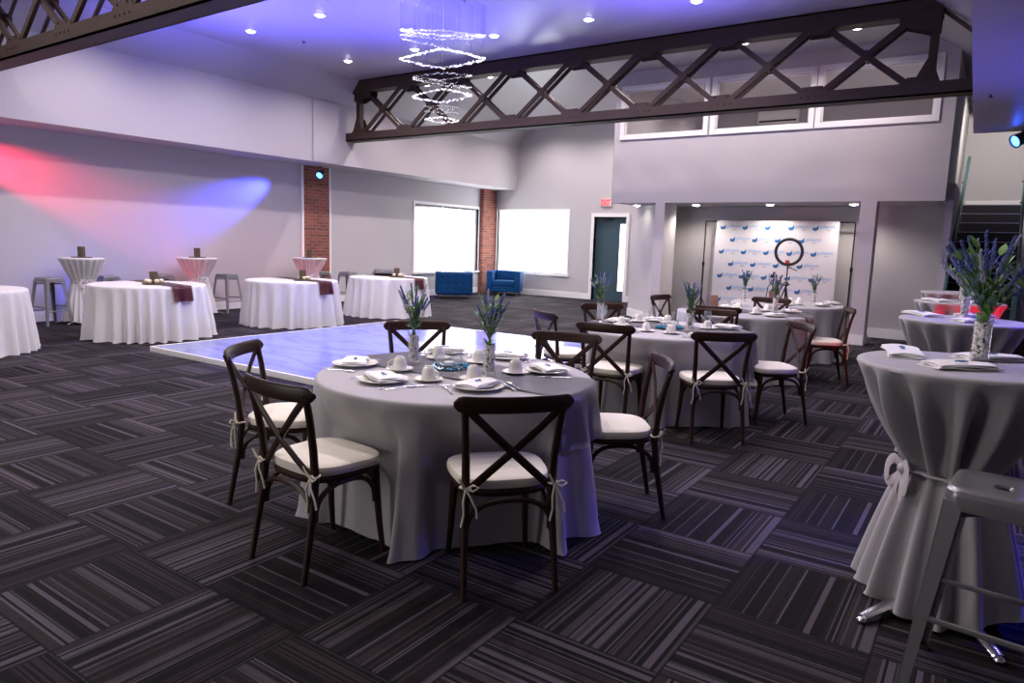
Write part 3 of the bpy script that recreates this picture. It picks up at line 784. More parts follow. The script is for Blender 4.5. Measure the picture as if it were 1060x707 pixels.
def runner(c, x0, x1, r, drop_front, drop_back, m, label, seed=1, edge_out=.014, axis=0.0, z=.771, name='table_runner'):
    # runs along local y; x0..x1 across; drops over the cloth edge at both ends
    bm = B(); nx = 14; r_ = random.Random(seed); p1, p2 = r_.uniform(0, 6), r_.uniform(0, 6); rings = []
    def path(x, u):
        ye = math.sqrt(max(.01, r * r - x * x)) + edge_out
        return ye
    cols = []
    for i in range(nx + 1):
        x = x0 + (x1 - x0) * i / nx; ye = path(x, 0); pts = []
        wv = .012 * math.sin(x * 26 + p1) + .008 * math.sin(x * 47 + p2)
        for k in range(8, 0, -1):
            t = k / 8; pts.append((x, -ye - .012 - (.03 + 1.6 * wv) * t, z - .012 - drop_front * t))
        pts.append((x, -ye - .004, z - .008))
        for k in range(-10, 11):
            pts.append((x, (ye - .012) * k / 10, z + .0015 + .0012 * math.sin(k * 1.3 + x * 20)))
        pts.append((x, ye + .004, z - .008))
        for k in range(1, 7):
            t = k / 6; pts.append((x, ye + .012 + (.03 + 1.6 * wv) * t, z - .012 - drop_back * t))
        cols.append(pts)
    V = [[bm.verts.new(p) for p in pts] for pts in cols]
    for a, b in zip(V[:-1], V[1:]):
        for k in range(len(a) - 1): bm.faces.new((a[k], a[k + 1], b[k + 1], b[k]))
    g = bmesh.ops.solidify(bm, geom=list(bm.faces), thickness=.002)
    o = obj(name, bm, m, loc=(c[0], c[1], 0), rotz=axis, ang=60); tag(o, label, 'table runner')
    return o
GT = 'round banquet tables hidden by cloths'
T1, T2, T3, T4 = (3.086, 2.473), (6.20, 2.46), (8.68, 2.47), (10.72, 2.42)
for c, nm, sd in ((T1, 'nearest round table with two vases', 3), (T2, 'second round table, behind the nearest one', 11), (T3, 'third round table before the banner', 21), (T4, 'fourth round table, closest to the banner', 31)):
    round_table(c, 'folding table under the grey cloth of the ' + nm, 'round tables under grey cloths')
    round_cloth(c, .782, M['grey'], 'grey floor-length cloth on the ' + nm, 'tablecloth', 'grey round tablecloths', sd, n=17, amp=.075 if sd < 20 else .05, flare=.07 if sd < 20 else .05)
runner(T1, -.16, .36, .782, .27, .24, M['satin'], 'grey satin runner across the nearest round table, hanging over its right edge', 4)
runner(T2, -.12, .34, .782, .38, .24, M['satin'], 'grey satin runner across the second round table, hanging down its right side', 5)
runner(T3, -.15, .25, .782, .22, .2, M['satin'], 'grey satin runner over the third round table, hanging at its right edge', 6)
for c, nm, sd in (((3.10, 10.25), 'cut off by the picture edge, nearest the camera', 41), ((5.42, 10.12), 'with burgundy runner left of the dance floor corner', 42), ((7.90, 10.02), 'in mid-row, in front of the brick pier', 43), ((10.22, 9.98), 'farthest along the row, near the blue armchairs', 44)):
    round_table(c, 'folding table under the white cloth ' + nm, 'round tables under white cloths')
    round_cloth(c, .775, M['white'], 'white floor-length round tablecloth ' + nm, 'tablecloth', 'white round tablecloths', sd, n=23, flare=.04, amp=.095)
for c, nm, sd in (((5.42, 10.12), 'left', 1), ((7.90, 10.02), 'middle', 2), ((10.22, 9.98), 'right', 3)):
    runner(c, .02, .32, .775, .20, .15, M['wine'], 'burgundy satin runner on the %s one of the three white tables with candle posts' % nm, sd, axis=R(-8))

# ------------------------------------------------------------------ cocktail tables
def smooth(pts, k=5):
    pts = [Vector(p) for p in pts]; out = []
    for i in range(len(pts) - 1):
        a, b, c, d = pts[max(0, i - 1)], pts[i], pts[i + 1], pts[min(len(pts) - 1, i + 2)]
        for j in range(k):
            t = j / k; out.append(.5 * ((2 * b) + (c - a) * t + (2 * a - 5 * b + 4 * c - d) * t * t + (3 * b - a - 3 * c + d) * t ** 3))
    return out + [pts[-1]]
ckt = []
def cocktail_table(c, r, label, group, rot=0):
    if not ckt:
        t = thing('cocktail_table', label, 'table', (c[0], c[1], 0), rot, group)
        bm = B(); lathe(bm, [(0, 1.035), (r - .02, 1.035), (r - .01, 1.04), (r - .01, 1.055), (0, 1.058)], 40); obj('tabletop', bm, M['kraft'], t)
        bm = B(); cyl(bm, (0, 0, .05), (0, 0, 1.035), .035, seg=16); obj('pole', bm, M['chrome'], t)
        for a_ in (30, 150, 210, 330):
            bm = B(); q = R(a_); d = Vector((math.cos(q), math.sin(q), 0))
            tube(bm, [d * .02 + Vector((0, 0, .06)), d * .3 + Vector((0, 0, .045)), d * .47 + Vector((0, 0, .022))], [.032, .03, .024], 10, flat=(.6, 1), up=(0, 0, 1))
            ball(bm, d * .47 + Vector((0, 0, .014)), .022, 2, (1, 1, .6)); obj('foot', bm, M['chrome'], t)
        ckt.append(t)
    else: t = dup(ckt[0], (c[0], c[1], 0), rot, label, group)
    return t
def cocktail_cloth(c, r, m, label, group, seed, tie_z=.60, tie_r=.17, bot_r=.34, n=20, sashm=None, bow=None, deep=.035):
    f = fold_fn(n, seed); bm = B(); K = 360; h = 1.066; rings = []
    r_ = random.Random(seed); ph = r_.uniform(0, 6)
    for rr, z in ((r * .5, h), (r - .04, h), (r - .012, h - .001), (r - .002, h - .006), (r + .001, h - .016)):
        rings.append([(rr * math.cos(2 * PI * i / K), rr * math.sin(2 * PI * i / K), z) for i in range(K)])
    zs = [h - .016 - (h - .016 - tie_z) * k / 18 for k in range(1, 19)] + [tie_z - (tie_z - .035) * k / 16 for k in range(1, 17)]
    for z in zs:
        ring = []
        for i in range(K):
            q = 2 * PI * i / K; v = f(q)
            if z >= tie_z:
                t = (h - .016 - z) / (h - .016 - tie_z)          # 0 top .. 1 tie
                rr = r + (tie_r - r) * (t ** 1.12) - .012 * math.sin(PI * t)
                rr += deep * math.sin(PI * min(1, t * 1.1 + .0) * .92) * (v - .35) + .014 * t * (v)
            else:
                t = (tie_z - z) / (tie_z - .035)
                rr = tie_r + (bot_r - tie_r) * t ** .8
                rr += (.014 + .045 * t ** .8) * v
            zz = z
            if z < .04: zz = z + .02 * math.sin(q * 3 + ph) + .012 * v
            ring.append((rr * math.cos(q), rr * math.sin(q), max(zz, .012)))
        rings.append(ring)
    RR = loft(bm, rings, capb=False, capt=False); cen = bm.verts.new((0, 0, h))
    for i in range(K): bm.faces.new((cen, RR[0][i], RR[0][(i + 1) % K]))
    o = obj('gathered_tablecloth', bm, m, loc=(c[0], c[1], 0), ang=60); tag(o, label, 'tablecloth', group)
    bm = B(); pts = []
    for i in range(80):
        q = 2 * PI * i / 80; rr = tie_r + .010 + .010 * f(q); pts.append((rr * math.cos(q), rr * math.sin(q), tie_z + .004 * math.sin(3 * q)))
    tube(bm, pts, .016, 8, flat=(.45, 1.0), up=None, closed=True)
    if bow is not None:
        q = R(bow); d = Vector((math.cos(q), math.sin(q), 0)); s = Vector((-d.y, d.x, 0)); p = d * (tie_r + .03) + Vector((0, 0, tie_z))
        ball(bm, p, .024, 2)
        for sg in (-1, 1):
            pts = smooth([p, p + s * sg * .05 + Vector((0, 0, .03)) + d * .015, p + s * sg * .085 + Vector((0, 0, -.01)) + d * .025, p + s * sg * .075 - Vector((0, 0, .08)) + d * .025, p + s * sg * .03 - Vector((0, 0, .05)) + d * .01, p], 6)
            tube(bm, pts, .022, 8, flat=(.12, 1), up=d)
            pts = smooth([p, p + s * sg * .03 - Vector((0, 0, .08)) + d * .012, p + s * sg * .05 - Vector((0, 0, .20)) + d * .01, p + s * sg * .045 - Vector((0, 0, .30)) + d * .02], 5)
            tube(bm, pts, [.012 + .02 * min(1, q_ / 8) for q_ in range(len(pts))], 8, flat=(.10, 1), up=d)
    obj('sash', bm, sashm or m, o)
    return o
GK = 'grey cocktail tables along the right'
K1, K2, K3, K4 = (3.486, .057), (6.02, .13), (8.40, .23), (10.6, .33)
for c, nm, sd in ((K1, 'nearest the camera', 51), (K2, 'second from the camera', 52), (K3, 'lit red, third from the camera', 53), (K4, 'farthest, before the dark stairs', 54)):
    cocktail_table(c, .40, 'high cocktail table under grey cloth, ' + nm, 'cocktail tables on the right')
    cocktail_cloth(c, .402 if c != K2 else .41, M['grey'], 'grey gathered cocktail cloth ' + nm + ', on the right side', 'grey gathered cocktail cloths', sd, n=13, sashm=M['sash'], bow=120, tie_r=.165 if sd == 51 else .17, bot_r=.305, deep=.085)
KL = ((5.47, 12.2, .335, 'behind the leftmost burgundy runner'), (7.49, 12.22, .36, 'glowing pink on one side'), (10.02, 12.12, .36, 'in front of the brick pier'))
for x, y, r_, nm in KL:
    t = cocktail_table((x, y), .40, 'high cocktail table under white cloth, ' + nm, 'cocktail tables along the left wall'); t.scale = (r_ / .40, r_ / .40, 1)
    cocktail_cloth((x, y), r_, M['white'], 'white gathered cocktail cloth ' + nm, 'white gathered cocktail cloths', int(x * 7), tie_z=.68, tie_r=.16, bot_r=.29, n=19, sashm=M['sash'], bow=-100, deep=.05)

# ------------------------------------------------------------------ metal stools
def make_stool():
    t = thing('metal_bar_stool', '', 'stool'); g = M['gun']; H = .76
    bm = B(); n = 9; rr = []
    def sq(a, z, k=8, rad=.045):
        out = []
        for cx, cy, a0 in ((a - rad, a - rad, 0), (-a + rad, a - rad, 90), (-a + rad, -a + rad, 180), (a - rad, -a + rad, 270)):
            for i in range(k + 1):
                q = R(a0 + 90 * i / k); out.append((cx + rad * math.cos(q), cy + rad * math.sin(q), z))
        return out
    def shape(ring, d): return ring
    loft(bm, [sq(.150, H - .075), sq(.152, H - .03), sq(.150, H - .012), sq(.143, H - .003), sq(.135, H), sq(.115, H - .004, rad=.04), sq(.07, H - .007, rad=.03), sq(.028, H - .008, rad=.012)], capb=False, capt=False)
    # hand hole
    a_ = sq(.028, H - .008, rad=.012); b_ = [(x * .95, y * .6, H - .018) for x, y, z in a_]
    loft(bm, [a_, b_], capb=False, capt=False)
    obj('seat', bm, g, t)
    bm = B(); box(bm, -.032, .032, -.022, .022, H - .03, H - .022); obj('hand_hole', bm, M['black'], t, False)
    for sx in (-1, 1):
        for sy in (-1, 1):
            bm = B()
            for (ax, ay) in ((1, 0), (0, 1)):
                w0, w1 = .058, .030; top = Vector((sx * .149, sy * .149, H - .045)); bot = Vector((sx * .215, sy * .215, .012))
                dv = Vector((-sx * ax, -sy * ay, 0))
                A = [top, top + dv * w0, bot + dv * w1, bot]
                nrm = Vector((-sx * ay, -sy * ax, 0)) * .004
                P = [bm.verts.new(p) for p in A]; Q = [bm.verts.new(p + nrm) for p in A]
                for i in range(4): bm.faces.new((P[i], P[(i + 1) % 4], Q[(i + 1) % 4], Q[i]))
                bm.faces.new(P[::-1]); bm.faces.new(Q)
            lg = obj('leg', bm, g, t, False)
            bm = B(); box(bm, sx * .215 - .018 * (1 + sx) + (.018 if False else 0), sx * .215 + .018 * (1 - sx), min(sy * .215, sy * .179), max(sy * .215, sy * .179), 0, .016, .003); obj('rubber_foot', bm, M['black'], lg)
    def at_(z): return .149 + (.215 - .149) * (H - .045 - z) / (H - .057)
    for z, pts in ((.235, ((-1, -1), (1, -1))), (.235, ((-1, 1), (1, 1))), (.30, ((-1, -1), (-1, 1))), (.30, ((1, -1), (1, 1)))):
        a1 = at_(z) - .006
        bm = B(); tube(bm, [(pts[0][0] * a1, pts[0][1] * a1, z), (pts[1][0] * a1, pts[1][1] * a1, z)], .011, 8, flat=(1, .6)); obj('foot_bar', bm, g, t)
    for s in (1, -1):
        bm = B(); tube(bm, [(-.15, -s * .15, H - .10), (.15, s * .15, H - .10)], .010, 6, flat=(1, .4)); obj('cross_strap', bm, g, t)
    return t
st = make_stool()
st.location = (2.805, -.112, 0); st.rotation_euler.z = R(-6); st['label'] = 'grey metal bar stool with square seat, in the near right corner beside the cocktail table'
for x, y, a_, nm in ((4.97, 12.2, 12, 'left of the leftmost white cocktail cloth'), (5.95, 12.42, 3, 'right behind the leftmost white cocktail cloth'), (6.92, 12.42, 0, 'left behind the pink-lit cocktail cloth'), (8.05, 12.16, 12, 'right of the pink-lit cocktail cloth'), (10.58, 12.42, 0, 'tucked close behind the cocktail cloth at the brick pier'), (10.98, 11.98, 8, 'standing free between the brick pier and the far white table'), (4.1, -.62, 10, 'beyond the nearest cocktail table by the right edge')):
    dup(st, (x, y, 0), R(a_), 'grey metal bar stool ' + nm, 'grey metal bar stools')

# ------------------------------------------------------------------ tableware
def make_vase(name_label):
    t = thing('glass_vase', name_label, 'vase')
    bm = B(); lathe(bm, [(0, .001), (.034, .001), (.0355, .004), (.0355, .205), (.0345, .2055)], 32); lathe(bm, [(0, .016), (.034, .016)], 32); obj('glass_cylinder', bm, M['glass'], t)
    bm = B(); r_ = random.Random(5)
    for k in range(330):
        z = .024 + .152 * (k / 330); q = r_.uniform(0, 6.28); rr = r_.choice((.0255, .0255, .024, .012)); s_ = r_.uniform(.0058, .0085)
        ball(bm, (rr * math.cos(q), rr * math.sin(q), z), s_, 1, (1, r_.uniform(.7, 1), r_.uniform(.6, .9)))
    o = obj('pebble_filling', bm, M['pebble'], t); o['kind'] = 'stuff'
    return t
def make_bouquet(seed, spread, hgt, nspike=9, name='flower_bouquet'):
    t = thing(name, '', 'flowers'); r_ = random.Random(seed)
    def stempath(ang, lean, top, k=6, z0=.02):
        pts = []
        for i in range(k + 1):
            u = i / k; z = z0 + (top - z0) * u; rr = -.012 + .03 * u * (z < .2) + 0
            s_ = max(0, (z - .17)) / max(.01, top - .17)
            rad = -.014 * (1 - u) + lean * s_ ** 1.25 + .012 * s_
            pts.append(Vector((rad * math.cos(ang), rad * math.sin(ang), z)))
        return pts
    bm = B()
    sp = []
    for k in range(nspike):
        ang = 2 * PI * k / nspike + r_.uniform(-.4, .4); lean = spread * r_.uniform(.25, 1.0); top = .2 + hgt * r_.uniform(.62, 1.0) - lean * .35
        p = stempath(ang, lean, top); sp.append(p); tube(bm, p, .0022, 5)
    for k in range(10):
        ang = r_.uniform(0, 6.28); p = stempath(ang, spread * r_.uniform(.1, .5), .2 + hgt * r_.uniform(.3, .6)); tube(bm, p, .0026, 5)
    obj('stem', bm, M['stem'], t)
    for k, p in enumerate(sp):
        bm = B(); top = p[-1]; d = (p[-1] - p[-2]).normalized(); L = r_.uniform(.09, .15) * (hgt / .3)
        for j in range(34):
            u = j / 34; q = j * 2.4; rr = .0062 * (1 - u * .7) * (hgt / .3)
            c = top - d * L * (.85 - u) + Vector((math.cos(q) * rr, math.sin(q) * rr, 0))
            ball(bm, c, r_.uniform(.0030, .0052) * (hgt / .3), 1, (1, 1, 1.5))
        obj('flower_spike', bm, M['lilac'] if k % 4 == 3 else M['bloom'], t)
    def blade(bm, p0, dirv, L, w, droop):
        d = Vector(dirv).normalized(); s = d.cross(Vector((0, 0, 1)))
        s = s.normalized() if s.length > .01 else Vector((1, 0, 0)); pv = None
        for i in range(6):
            u = i / 5; c = Vector(p0) + d * L * u - Vector((0, 0, droop * u * u)); ww = w * math.sin(PI * min(1, u * .92 + .08)) + .0004
            cur = (bm.verts.new(c - s * ww), bm.verts.new(c + s * ww + Vector((0, 0, .001))))
            if pv: bm.faces.new((pv[0], pv[1], cur[1], cur[0]))
            pv = cur
    for k in range(9):
        bm = B(); base = sp[(k * 2) % len(sp)]
        for j in range(22):
            u = r_.uniform(.45, 1.0); i = int(u * (len(base) - 1)); p0 = base[i]; q = r_.uniform(0, 6.28)
            blade(bm, p0, (math.cos(q), math.sin(q), r_.uniform(.5, 1.4)), r_.uniform(.04, .085) * (hgt / .3), .0072 * (hgt / .3), .008)
        o = obj('foliage', bm, [M['leaf'], M['darkleaf']][k % 2], t)
    for k in range(3):
        bm = B(); ang = r_.uniform(0, 6.28); p = stempath(ang, spread * 1.25, .2 + hgt * r_.uniform(.7, 1.05)); tube(bm, p, [.0016] * 5 + [.001, .0006], 5)
        for j in range(7): ball(bm, p[3 + j % 3] + Vector((r_.uniform(-.012, .012), r_.uniform(-.012, .012), r_.uniform(0, .03))), .003, 1)
        obj('twig', bm, M['lilac'], t)
    bm = B()
    for k in range(3):
        ang = r_.uniform(0, 6.28); p0 = stempath(ang, spread * .35, .2 + hgt * r_.uniform(.5, .85))[-1]
        blade(bm, p0, (math.cos(ang), math.sin(ang), 1.4), .055 * (hgt / .3), .014 * (hgt / .3), .003)
    obj('broad_leaf', bm, M['leaf'], t)
    return t
vase0 = make_vase(''); bq = [make_bouquet(3, .10, .28, 14), make_bouquet(9, .11, .28, 14), make_bouquet(17, .20, .36, 20)]
usedv = [0]; usedb = set()
def vase_at(x, y, z, kind, rot, label, sc=1.0, g='pebble-filled glass vases'):
    loc = (x, y, z)
    if not usedv[0]:
        vase0.location = loc; vase0['label'] = 'glass cylinder vase of white pebbles ' + label; vase0['group'] = g; usedv[0] = 1
    else: dup(vase0, loc, rot, 'glass cylinder vase of white pebbles ' + label, g, scale=sc)
    lb = 'blue flower bouquet in the vase ' + label
    if kind not in usedb:
        usedb.add(kind); b = bq[kind]; b.location = (x, y, z + .016); b.rotation_euler.z = rot; b['label'] = lb; b['group'] = 'blue flower bouquets'; b.scale = (sc,) * 3
    else: dup(bq[kind], (x, y, z + .016), rot, lb, 'blue flower bouquets', scale=sc)
ZT, ZK = .7665, 1.067
ZR = ZT + .0055
vase_at(3.134, 2.846, ZR, 0, 0, 'at the back left of the nearest round table')
vase_at(3.13, 2.274, ZR, 1, 2.0, 'in the middle right of the nearest round table')
vase_at(6.22, 3.17, ZR, 0, 1.2, 'at the left edge of the second round table')
vase_at(6.02, 2.17, ZT, 1, .5, 'right of centre on the second round table')
vase_at(8.72, 2.10, ZR, 0, 4.0, 'in the middle of the third round table')
vase_at(10.5, 2.98, ZT, 1, 3.2, 'at the left end of the fourth round table')
vase_at(10.95, 2.10, ZT, 0, 2.4, 'at the right of the fourth round table', .9)
vase_at(3.586, .003, ZK, 2, 1.0, 'on the nearest high cocktail table')
vase_at(6.2, .13, ZK, 2, 3.0, 'on the second high cocktail table', .9)
vase_at(8.45, .21, ZK, 0, 5.0, 'lit pink on the third high cocktail table')

# plate, napkin, cup, saucer, cutlery prototypes
def p_plate():
    bm = B(); lathe(bm, [(0, .002), (.075, .002), (.085, .004), (.125, .015), (.133, .0185), (.134, .020), (.131, .021), (.118, .0155), (.084, .0075), (0, .0065)], 48); return obj('dinner_plate', bm, M['china'])
def p_saucer():
    bm = B(); lathe(bm, [(0, .001), (.04, .001), (.05, .004), (.075, .012), (.078, .014), (.076, .015), (.05, .007), (0, .005)], 36); return obj('saucer', bm, M['china'])
def p_cup():   # turned upside down
    t = thing('coffee_cup', '', 'cup')
    bm = B(); lathe(bm, [(0, .074), (.017, .074), (.0185, .077), (.0205, .077), (.022, .0735), (.028, .069), (.0335, .058), (.0375, .042), (.0405, .022), (.0425, .0), (.0400, .0), (.038, .022), (.035, .042), (.030, .057), (.02, .067), (0, .069)], 32); obj('cup_body', bm, M['china'], t)
    bm = B(); tube(bm, [(.039, 0, .016), (.056, 0, .012), (.068, 0, .024), (.066, 0, .044), (.052, 0, .056), (.033, 0, .056)], .0052, 8, flat=(1, .7)); obj('handle', bm, M['china'], t)
    return t
def p_napkin():
    t = thing('folded_napkin', '', 'napkin')
    bm = B(); n = 12
    def sheet(z0, w, d, seed, shift, th=.0042):
        r_ = random.Random(seed); a_, b_ = r_.uniform(0, 6), r_.uniform(0, 6)
        g = [[None] * (n + 1) for _ in range(n + 1)]; h = [[None] * (n + 1) for _ in range(n + 1)]
        for i in range(n + 1):
            for j in range(n + 1):
                u, v = i / n * 2 - 1, j / n * 2 - 1
                x = w * u + .006 * math.sin(v * 3 + a_) + shift; y = d * v + .005 * math.sin(u * 4 + b_)
                z = z0 + .0032 * math.sin(u * 3.2 + a_) * math.cos(v * 2 + b_) - .004 * (abs(u) ** 4)
                g[i][j] = bm.verts.new((x, y, z)); h[i][j] = bm.verts.new((x, y, z + th))
        for i in range(n):
            for j in range(n):
                bm.faces.new((g[i][j], g[i][j + 1], g[i + 1][j + 1], g[i + 1][j])); bm.faces.new((h[i][j], h[i + 1][j], h[i + 1][j + 1], h[i][j + 1]))
        for i in range(n):
            bm.faces.new((g[i][0], g[i + 1][0], h[i + 1][0], h[i][0])); bm.faces.new((g[i][n], h[i][n], h[i + 1][n], g[i + 1][n]))
            bm.faces.new((g[0][i], h[0][i], h[0][i + 1], g[0][i + 1])); bm.faces.new((g[n][i], g[n][i + 1], h[n][i + 1], h[n][i]))
    sheet(.004, .122, .07, 1, 0); sheet(.0105, .118, .068, 2, .002); sheet(.0165, .112, .066, 3, -.004)
    obj('napkin_cloth', bm, M['napkin'], t, ang=50)
    bm = B(); r_ = random.Random(4)
    for k in range(16):
        u = k / 16; ball(bm, (-.022 + .046 * u, .008 * math.sin(u * 9), .0245), .0042, 1, (1, 1, .6))
    tube(bm, [(-.026, -.004, .024), (-.01, .006, .026), (.008, -.005, .026), (.028, .004, .024)], .0022, 6)
    obj('blue_ornament', bm, M['logo'], t)
    return t
def p_fork():
    bm = B(); tube(bm, [(0, -.095, .003), (0, -.03, .004), (0, .03, .004), (0, .045, .006)], [.0055, .0035, .0026, .006], 8, flat=(.35, 1), up=(0, 0, 1))
    box(bm, -.0115, .0115, .042, .056, .005, .0068)
    for x in (-.0098, -.0033, .0033, .0098): tube(bm, [(x, .055, .006), (x, .078, .003), (x, .098, .0042)], [.002, .0018, .001], 6, flat=(.5, 1), up=(0, 0, 1))
    return obj('fork', bm, M['chrome'])
def p_knife():
    bm = B(); tube(bm, [(0, -.11, .003), (0, -.03, .0035), (0, .0, .0035)], [.006, .0055, .0045], 8, flat=(.5, 1), up=(0, 0, 1))
    prism(bm, [(-.0055, 0), (.006, 0), (.009, .05), (.0075, .09), (.001, .112), (-.0055, .10)], .001, .0026); return obj('knife', bm, M['chrome'])
def p_spoon():
    bm = B(); tube(bm, [(0, -.09, .003), (0, -.02, .004), (0, .045, .0045)], [.006, .003, .003], 8, flat=(.35, 1), up=(0, 0, 1)); ball(bm, (0, .066, .005), .019, 2, (.95, 1.35, .2)); return obj('spoon', bm, M['chrome'])
def p_glass():
    bm = B(); lathe(bm, [(0, .001), (.033, .001), (.034, .003), (.012, .006), (.0045, .012), (.004, .075), (.009, .083), (.026, .098), (.034, .125), (.033, .155), (.0285, .185), (.0275, .185), (.031, .155), (.032, .126), (.024, .1), (0, .087)], 28); return obj('wine_glass', bm, M['cutglass'])
protos = dict(plate=(p_plate(), 'plate'), saucer=(p_saucer(), 'saucer'), cup=(p_cup(), 'cup'), napkin=(p_napkin(), 'napkin'), fork=(p_fork(), 'fork'), knife=(p_knife(), 'knife'), spoon=(p_spoon(), 'spoon'), glass=(p_glass(), 'glass'))
taken = set()
def put(kind, x, y, z, deg, label, group=None):
    o, cat = protos[kind]
    if kind not in taken:
        taken.add(kind); o.location = (x, y, z); o.rotation_euler.z = R(deg); tag(o, label, cat, group); return o
    return dup(o, (x, y, z), R(deg), label, group)
def setting(c, x, y, where, tname, napd=None, cutlery=True, onr=False):
    """a place setting whose plate is at (x, y) on the round table centred c"""
    z = ZT + .0005; dx, dy = c[0] - x, c[1] - y; L = math.hypot(dx, dy); dx /= L; dy /= L; deg = math.degrees(math.atan2(dy, dx))
    zr = lambda px, py: z + (.006 if (-.18 < px - c[0] < .38) else 0)
    put('plate', x, y, zr(x, y), 0, 'white dinner plate at the %s place of the %s' % (where, tname), 'dinner plates on the ' + tname)
    put('napkin', x, y, zr(x, y) + .0195, deg - 90 + (napd or 0), 'folded white napkin on the %s plate of the %s' % (where, tname), 'folded napkins on the ' + tname)
    if cutlery:
        sx, sy = dy, -dx
        for kind, off, nm in (('fork', -.165, 'fork'), ('knife', .16, 'knife'), ('spoon', .19, 'spoon')):
            px, py = x + sx * off - dx * .01, y + sy * off - dy * .01
            if math.hypot(px - c[0], py - c[1]) > .66:
                e = .66 / math.hypot(px - c[0], py - c[1]); px, py = c[0] + (px - c[0]) * e, c[1] + (py - c[1]) * e
            put(kind, px, py, zr(px, py) + .001, deg - 90, 'polished %s beside the %s plate of the %s' % (nm, where, tname), nm + 's on the ' + tname)
def cup_at(x, y, hd, where, tname, c):
    z = ZT + .001 + (.006 if (-.24 < x - c[0] < .44) else 0)
    put('saucer', x, y, z, 0, 'white saucer under the %s cup of the %s' % (where, tname), 'saucers on the ' + tname)
    put('cup', x, y, z + .0052, hd, 'white coffee cup turned upside down, %s on the %s' % (where, tname), 'cups on the ' + tname)
tn = 'nearest round table'
for x, y, wh, nd in ((2.86, 3.06, 'far left', 20), (2.63, 2.60, 'left front', -8), (2.83, 2.12, 'front', 40), (3.72, 2.55, 'right back', 10), (3.45, 2.08, 'right', 15), (3.60, 2.98, 'back', 0)):
    setting(T1, x, y, wh, tn, nd)
for x, y, hd, wh in ((2.90, 2.74, 150, 'leftmost'), (2.81, 2.44, -90, 'left of centre'), (2.97, 2.26, -60, 'front of the dish'), (3.29, 2.20, 40, 'right of the vase'), (3.42, 2.56, 30, 'behind the right vase'), (3.36, 2.84, 120, 'behind the dish')):
    cup_at(x, y, hd, wh, tn, T1)
for k, (x, y, dg) in enumerate(((2.68, 2.36, 55), (2.72, 2.33, 50))):
    put('fork', x, y, ZT + .001, dg, 'polished fork lying %s between the left and front plates' % ('outermost' if k == 0 else 'second'), 'spare forks on the nearest table')
tn = 'second round table'
for x, y, wh, nd in ((5.72, 2.70, 'left front', 0), (5.80, 1.96, 'right front', 10), (6.58, 2.0, 'right', 20), (6.72, 2.78, 'back', 0), (6.26, 2.98, 'back left', 0)):
    setting(T2, x, y, wh, tn, nd)
for x, y, hd, wh in ((6.05, 2.85, 0, 'leftmost'), (5.83, 2.50, 200, 'left front'), (5.85, 2.27, 160, 'left of the vase'), (6.42, 2.14, 40, 'right'), (6.58, 2.60, 20, 'back'), (6.46, 2.86, 90, 'back left')):
    cup_at(x, y, hd, wh, tn, T2)
for x, y, wh in ((5.79, 2.93, 'front left of a pair at the left'), (6.0, 3.02, 'back of a pair at the left'), (5.95, 2.56, 'in front of the bead dish'), (6.38, 2.66, 'tallest, behind the bead dish'), (6.28, 2.10, 'right of the vase')):
    put('glass', x, y, ZT + .0065, 0, 'clear stemmed wine glass %s, second round table' % wh, 'wine glasses on the second round table')
tn = 'third round table'
for x, y, wh in ((8.35, 2.0, 'right front'), (9.0, 1.98, 'right'), (8.25, 2.75, 'left front'), (9.1, 2.75, 'back')):
    setting(T3, x, y, wh, tn, 0, cutlery=False)
for x, y, hd, wh in ((8.45, 2.25, 180, 'front'), (8.95, 2.25, 40, 'right back'), (8.4, 2.5, 0, 'left front'), (8.95, 2.6, 0, 'back')):
    cup_at(x, y, hd, wh, tn, T3)
tn = 'fourth round table'
for x, y, wh in ((10.55, 1.90, 'right front'), (11.05, 1.88, 'right'), (10.25, 2.35, 'front')):
    setting(T4, x, y, wh, tn, 0, cutlery=False)
for x, y, hd, wh in ((10.5, 2.2, 180, 'front'), (10.62, 2.35, 180, 'second from front'), (10.85, 2.28, 20, 'behind the vase'), (10.45, 2.62, 20, 'left')):
    cup_at(x, y, hd, wh, tn, T4)

# bead dish centrepieces
def bead_dish(x, y, z, label):
    t = thing('candle_dish', label, 'centrepiece', (x, y, z))
    bm = B(); lathe(bm, [(0, 0), (.135, 0), (.137, .002), (.135, .004), (0, .004)], 48); obj('mirror_base', bm, M['mirror'], t)
    bm = B(); K = 48; prof = [(.03, .005), (.055, .010), (.078, .028), (.086, .048), (.078, .068), (.066, .078), (.064, .078), (.076, .066), (.083, .048), (.075, .03), (.053, .013), (.03, .008)]
    rings = [[(r_ * (1 + .03 * math.cos(12 * 2 * PI * i / K)) * math.cos(2 * PI * i / K), r_ * (1 + .03 * math.cos(12 * 2 * PI * i / K)) * math.sin(2 * PI * i / K), zz) for i in range(K)] for r_, zz in prof]
    loft(bm, rings, capb=False, capt=False); obj('glass_bowl', bm, M['cutglass'], t)
    bm = B(); lathe(bm, [(0, .010), (.028, .010), (.030, .013), (.030, .030), (.027, .034), (.006, .033), (0, .033)], 24); cyl(bm, (0, 0, .033), (0, 0, .042), .0012, seg=6); obj('candle', bm, M['candle'], t)
    bm = B(); r_ = random.Random(8)
    for k in range(110):
        q = r_.uniform(0, 6.28); rr = r_.uniform(.085, .128); ball(bm, (rr * math.cos(q), rr * math.sin(q), .0085), r_.uniform(.004, .0068), 1)
    for k in range(40):
        q = r_.uniform(0, 6.28); rr = r_.uniform(.035, .055); ball(bm, (rr * math.cos(q), rr * math.sin(q), .016), .005, 1)
    o = obj('bead_scatter', bm, M['bead'], t); o['kind'] = 'stuff'
bead_dish(3.17, 2.60, ZR + .002, 'scalloped glass bowl with white candle and turquoise beads on the nearest round table')
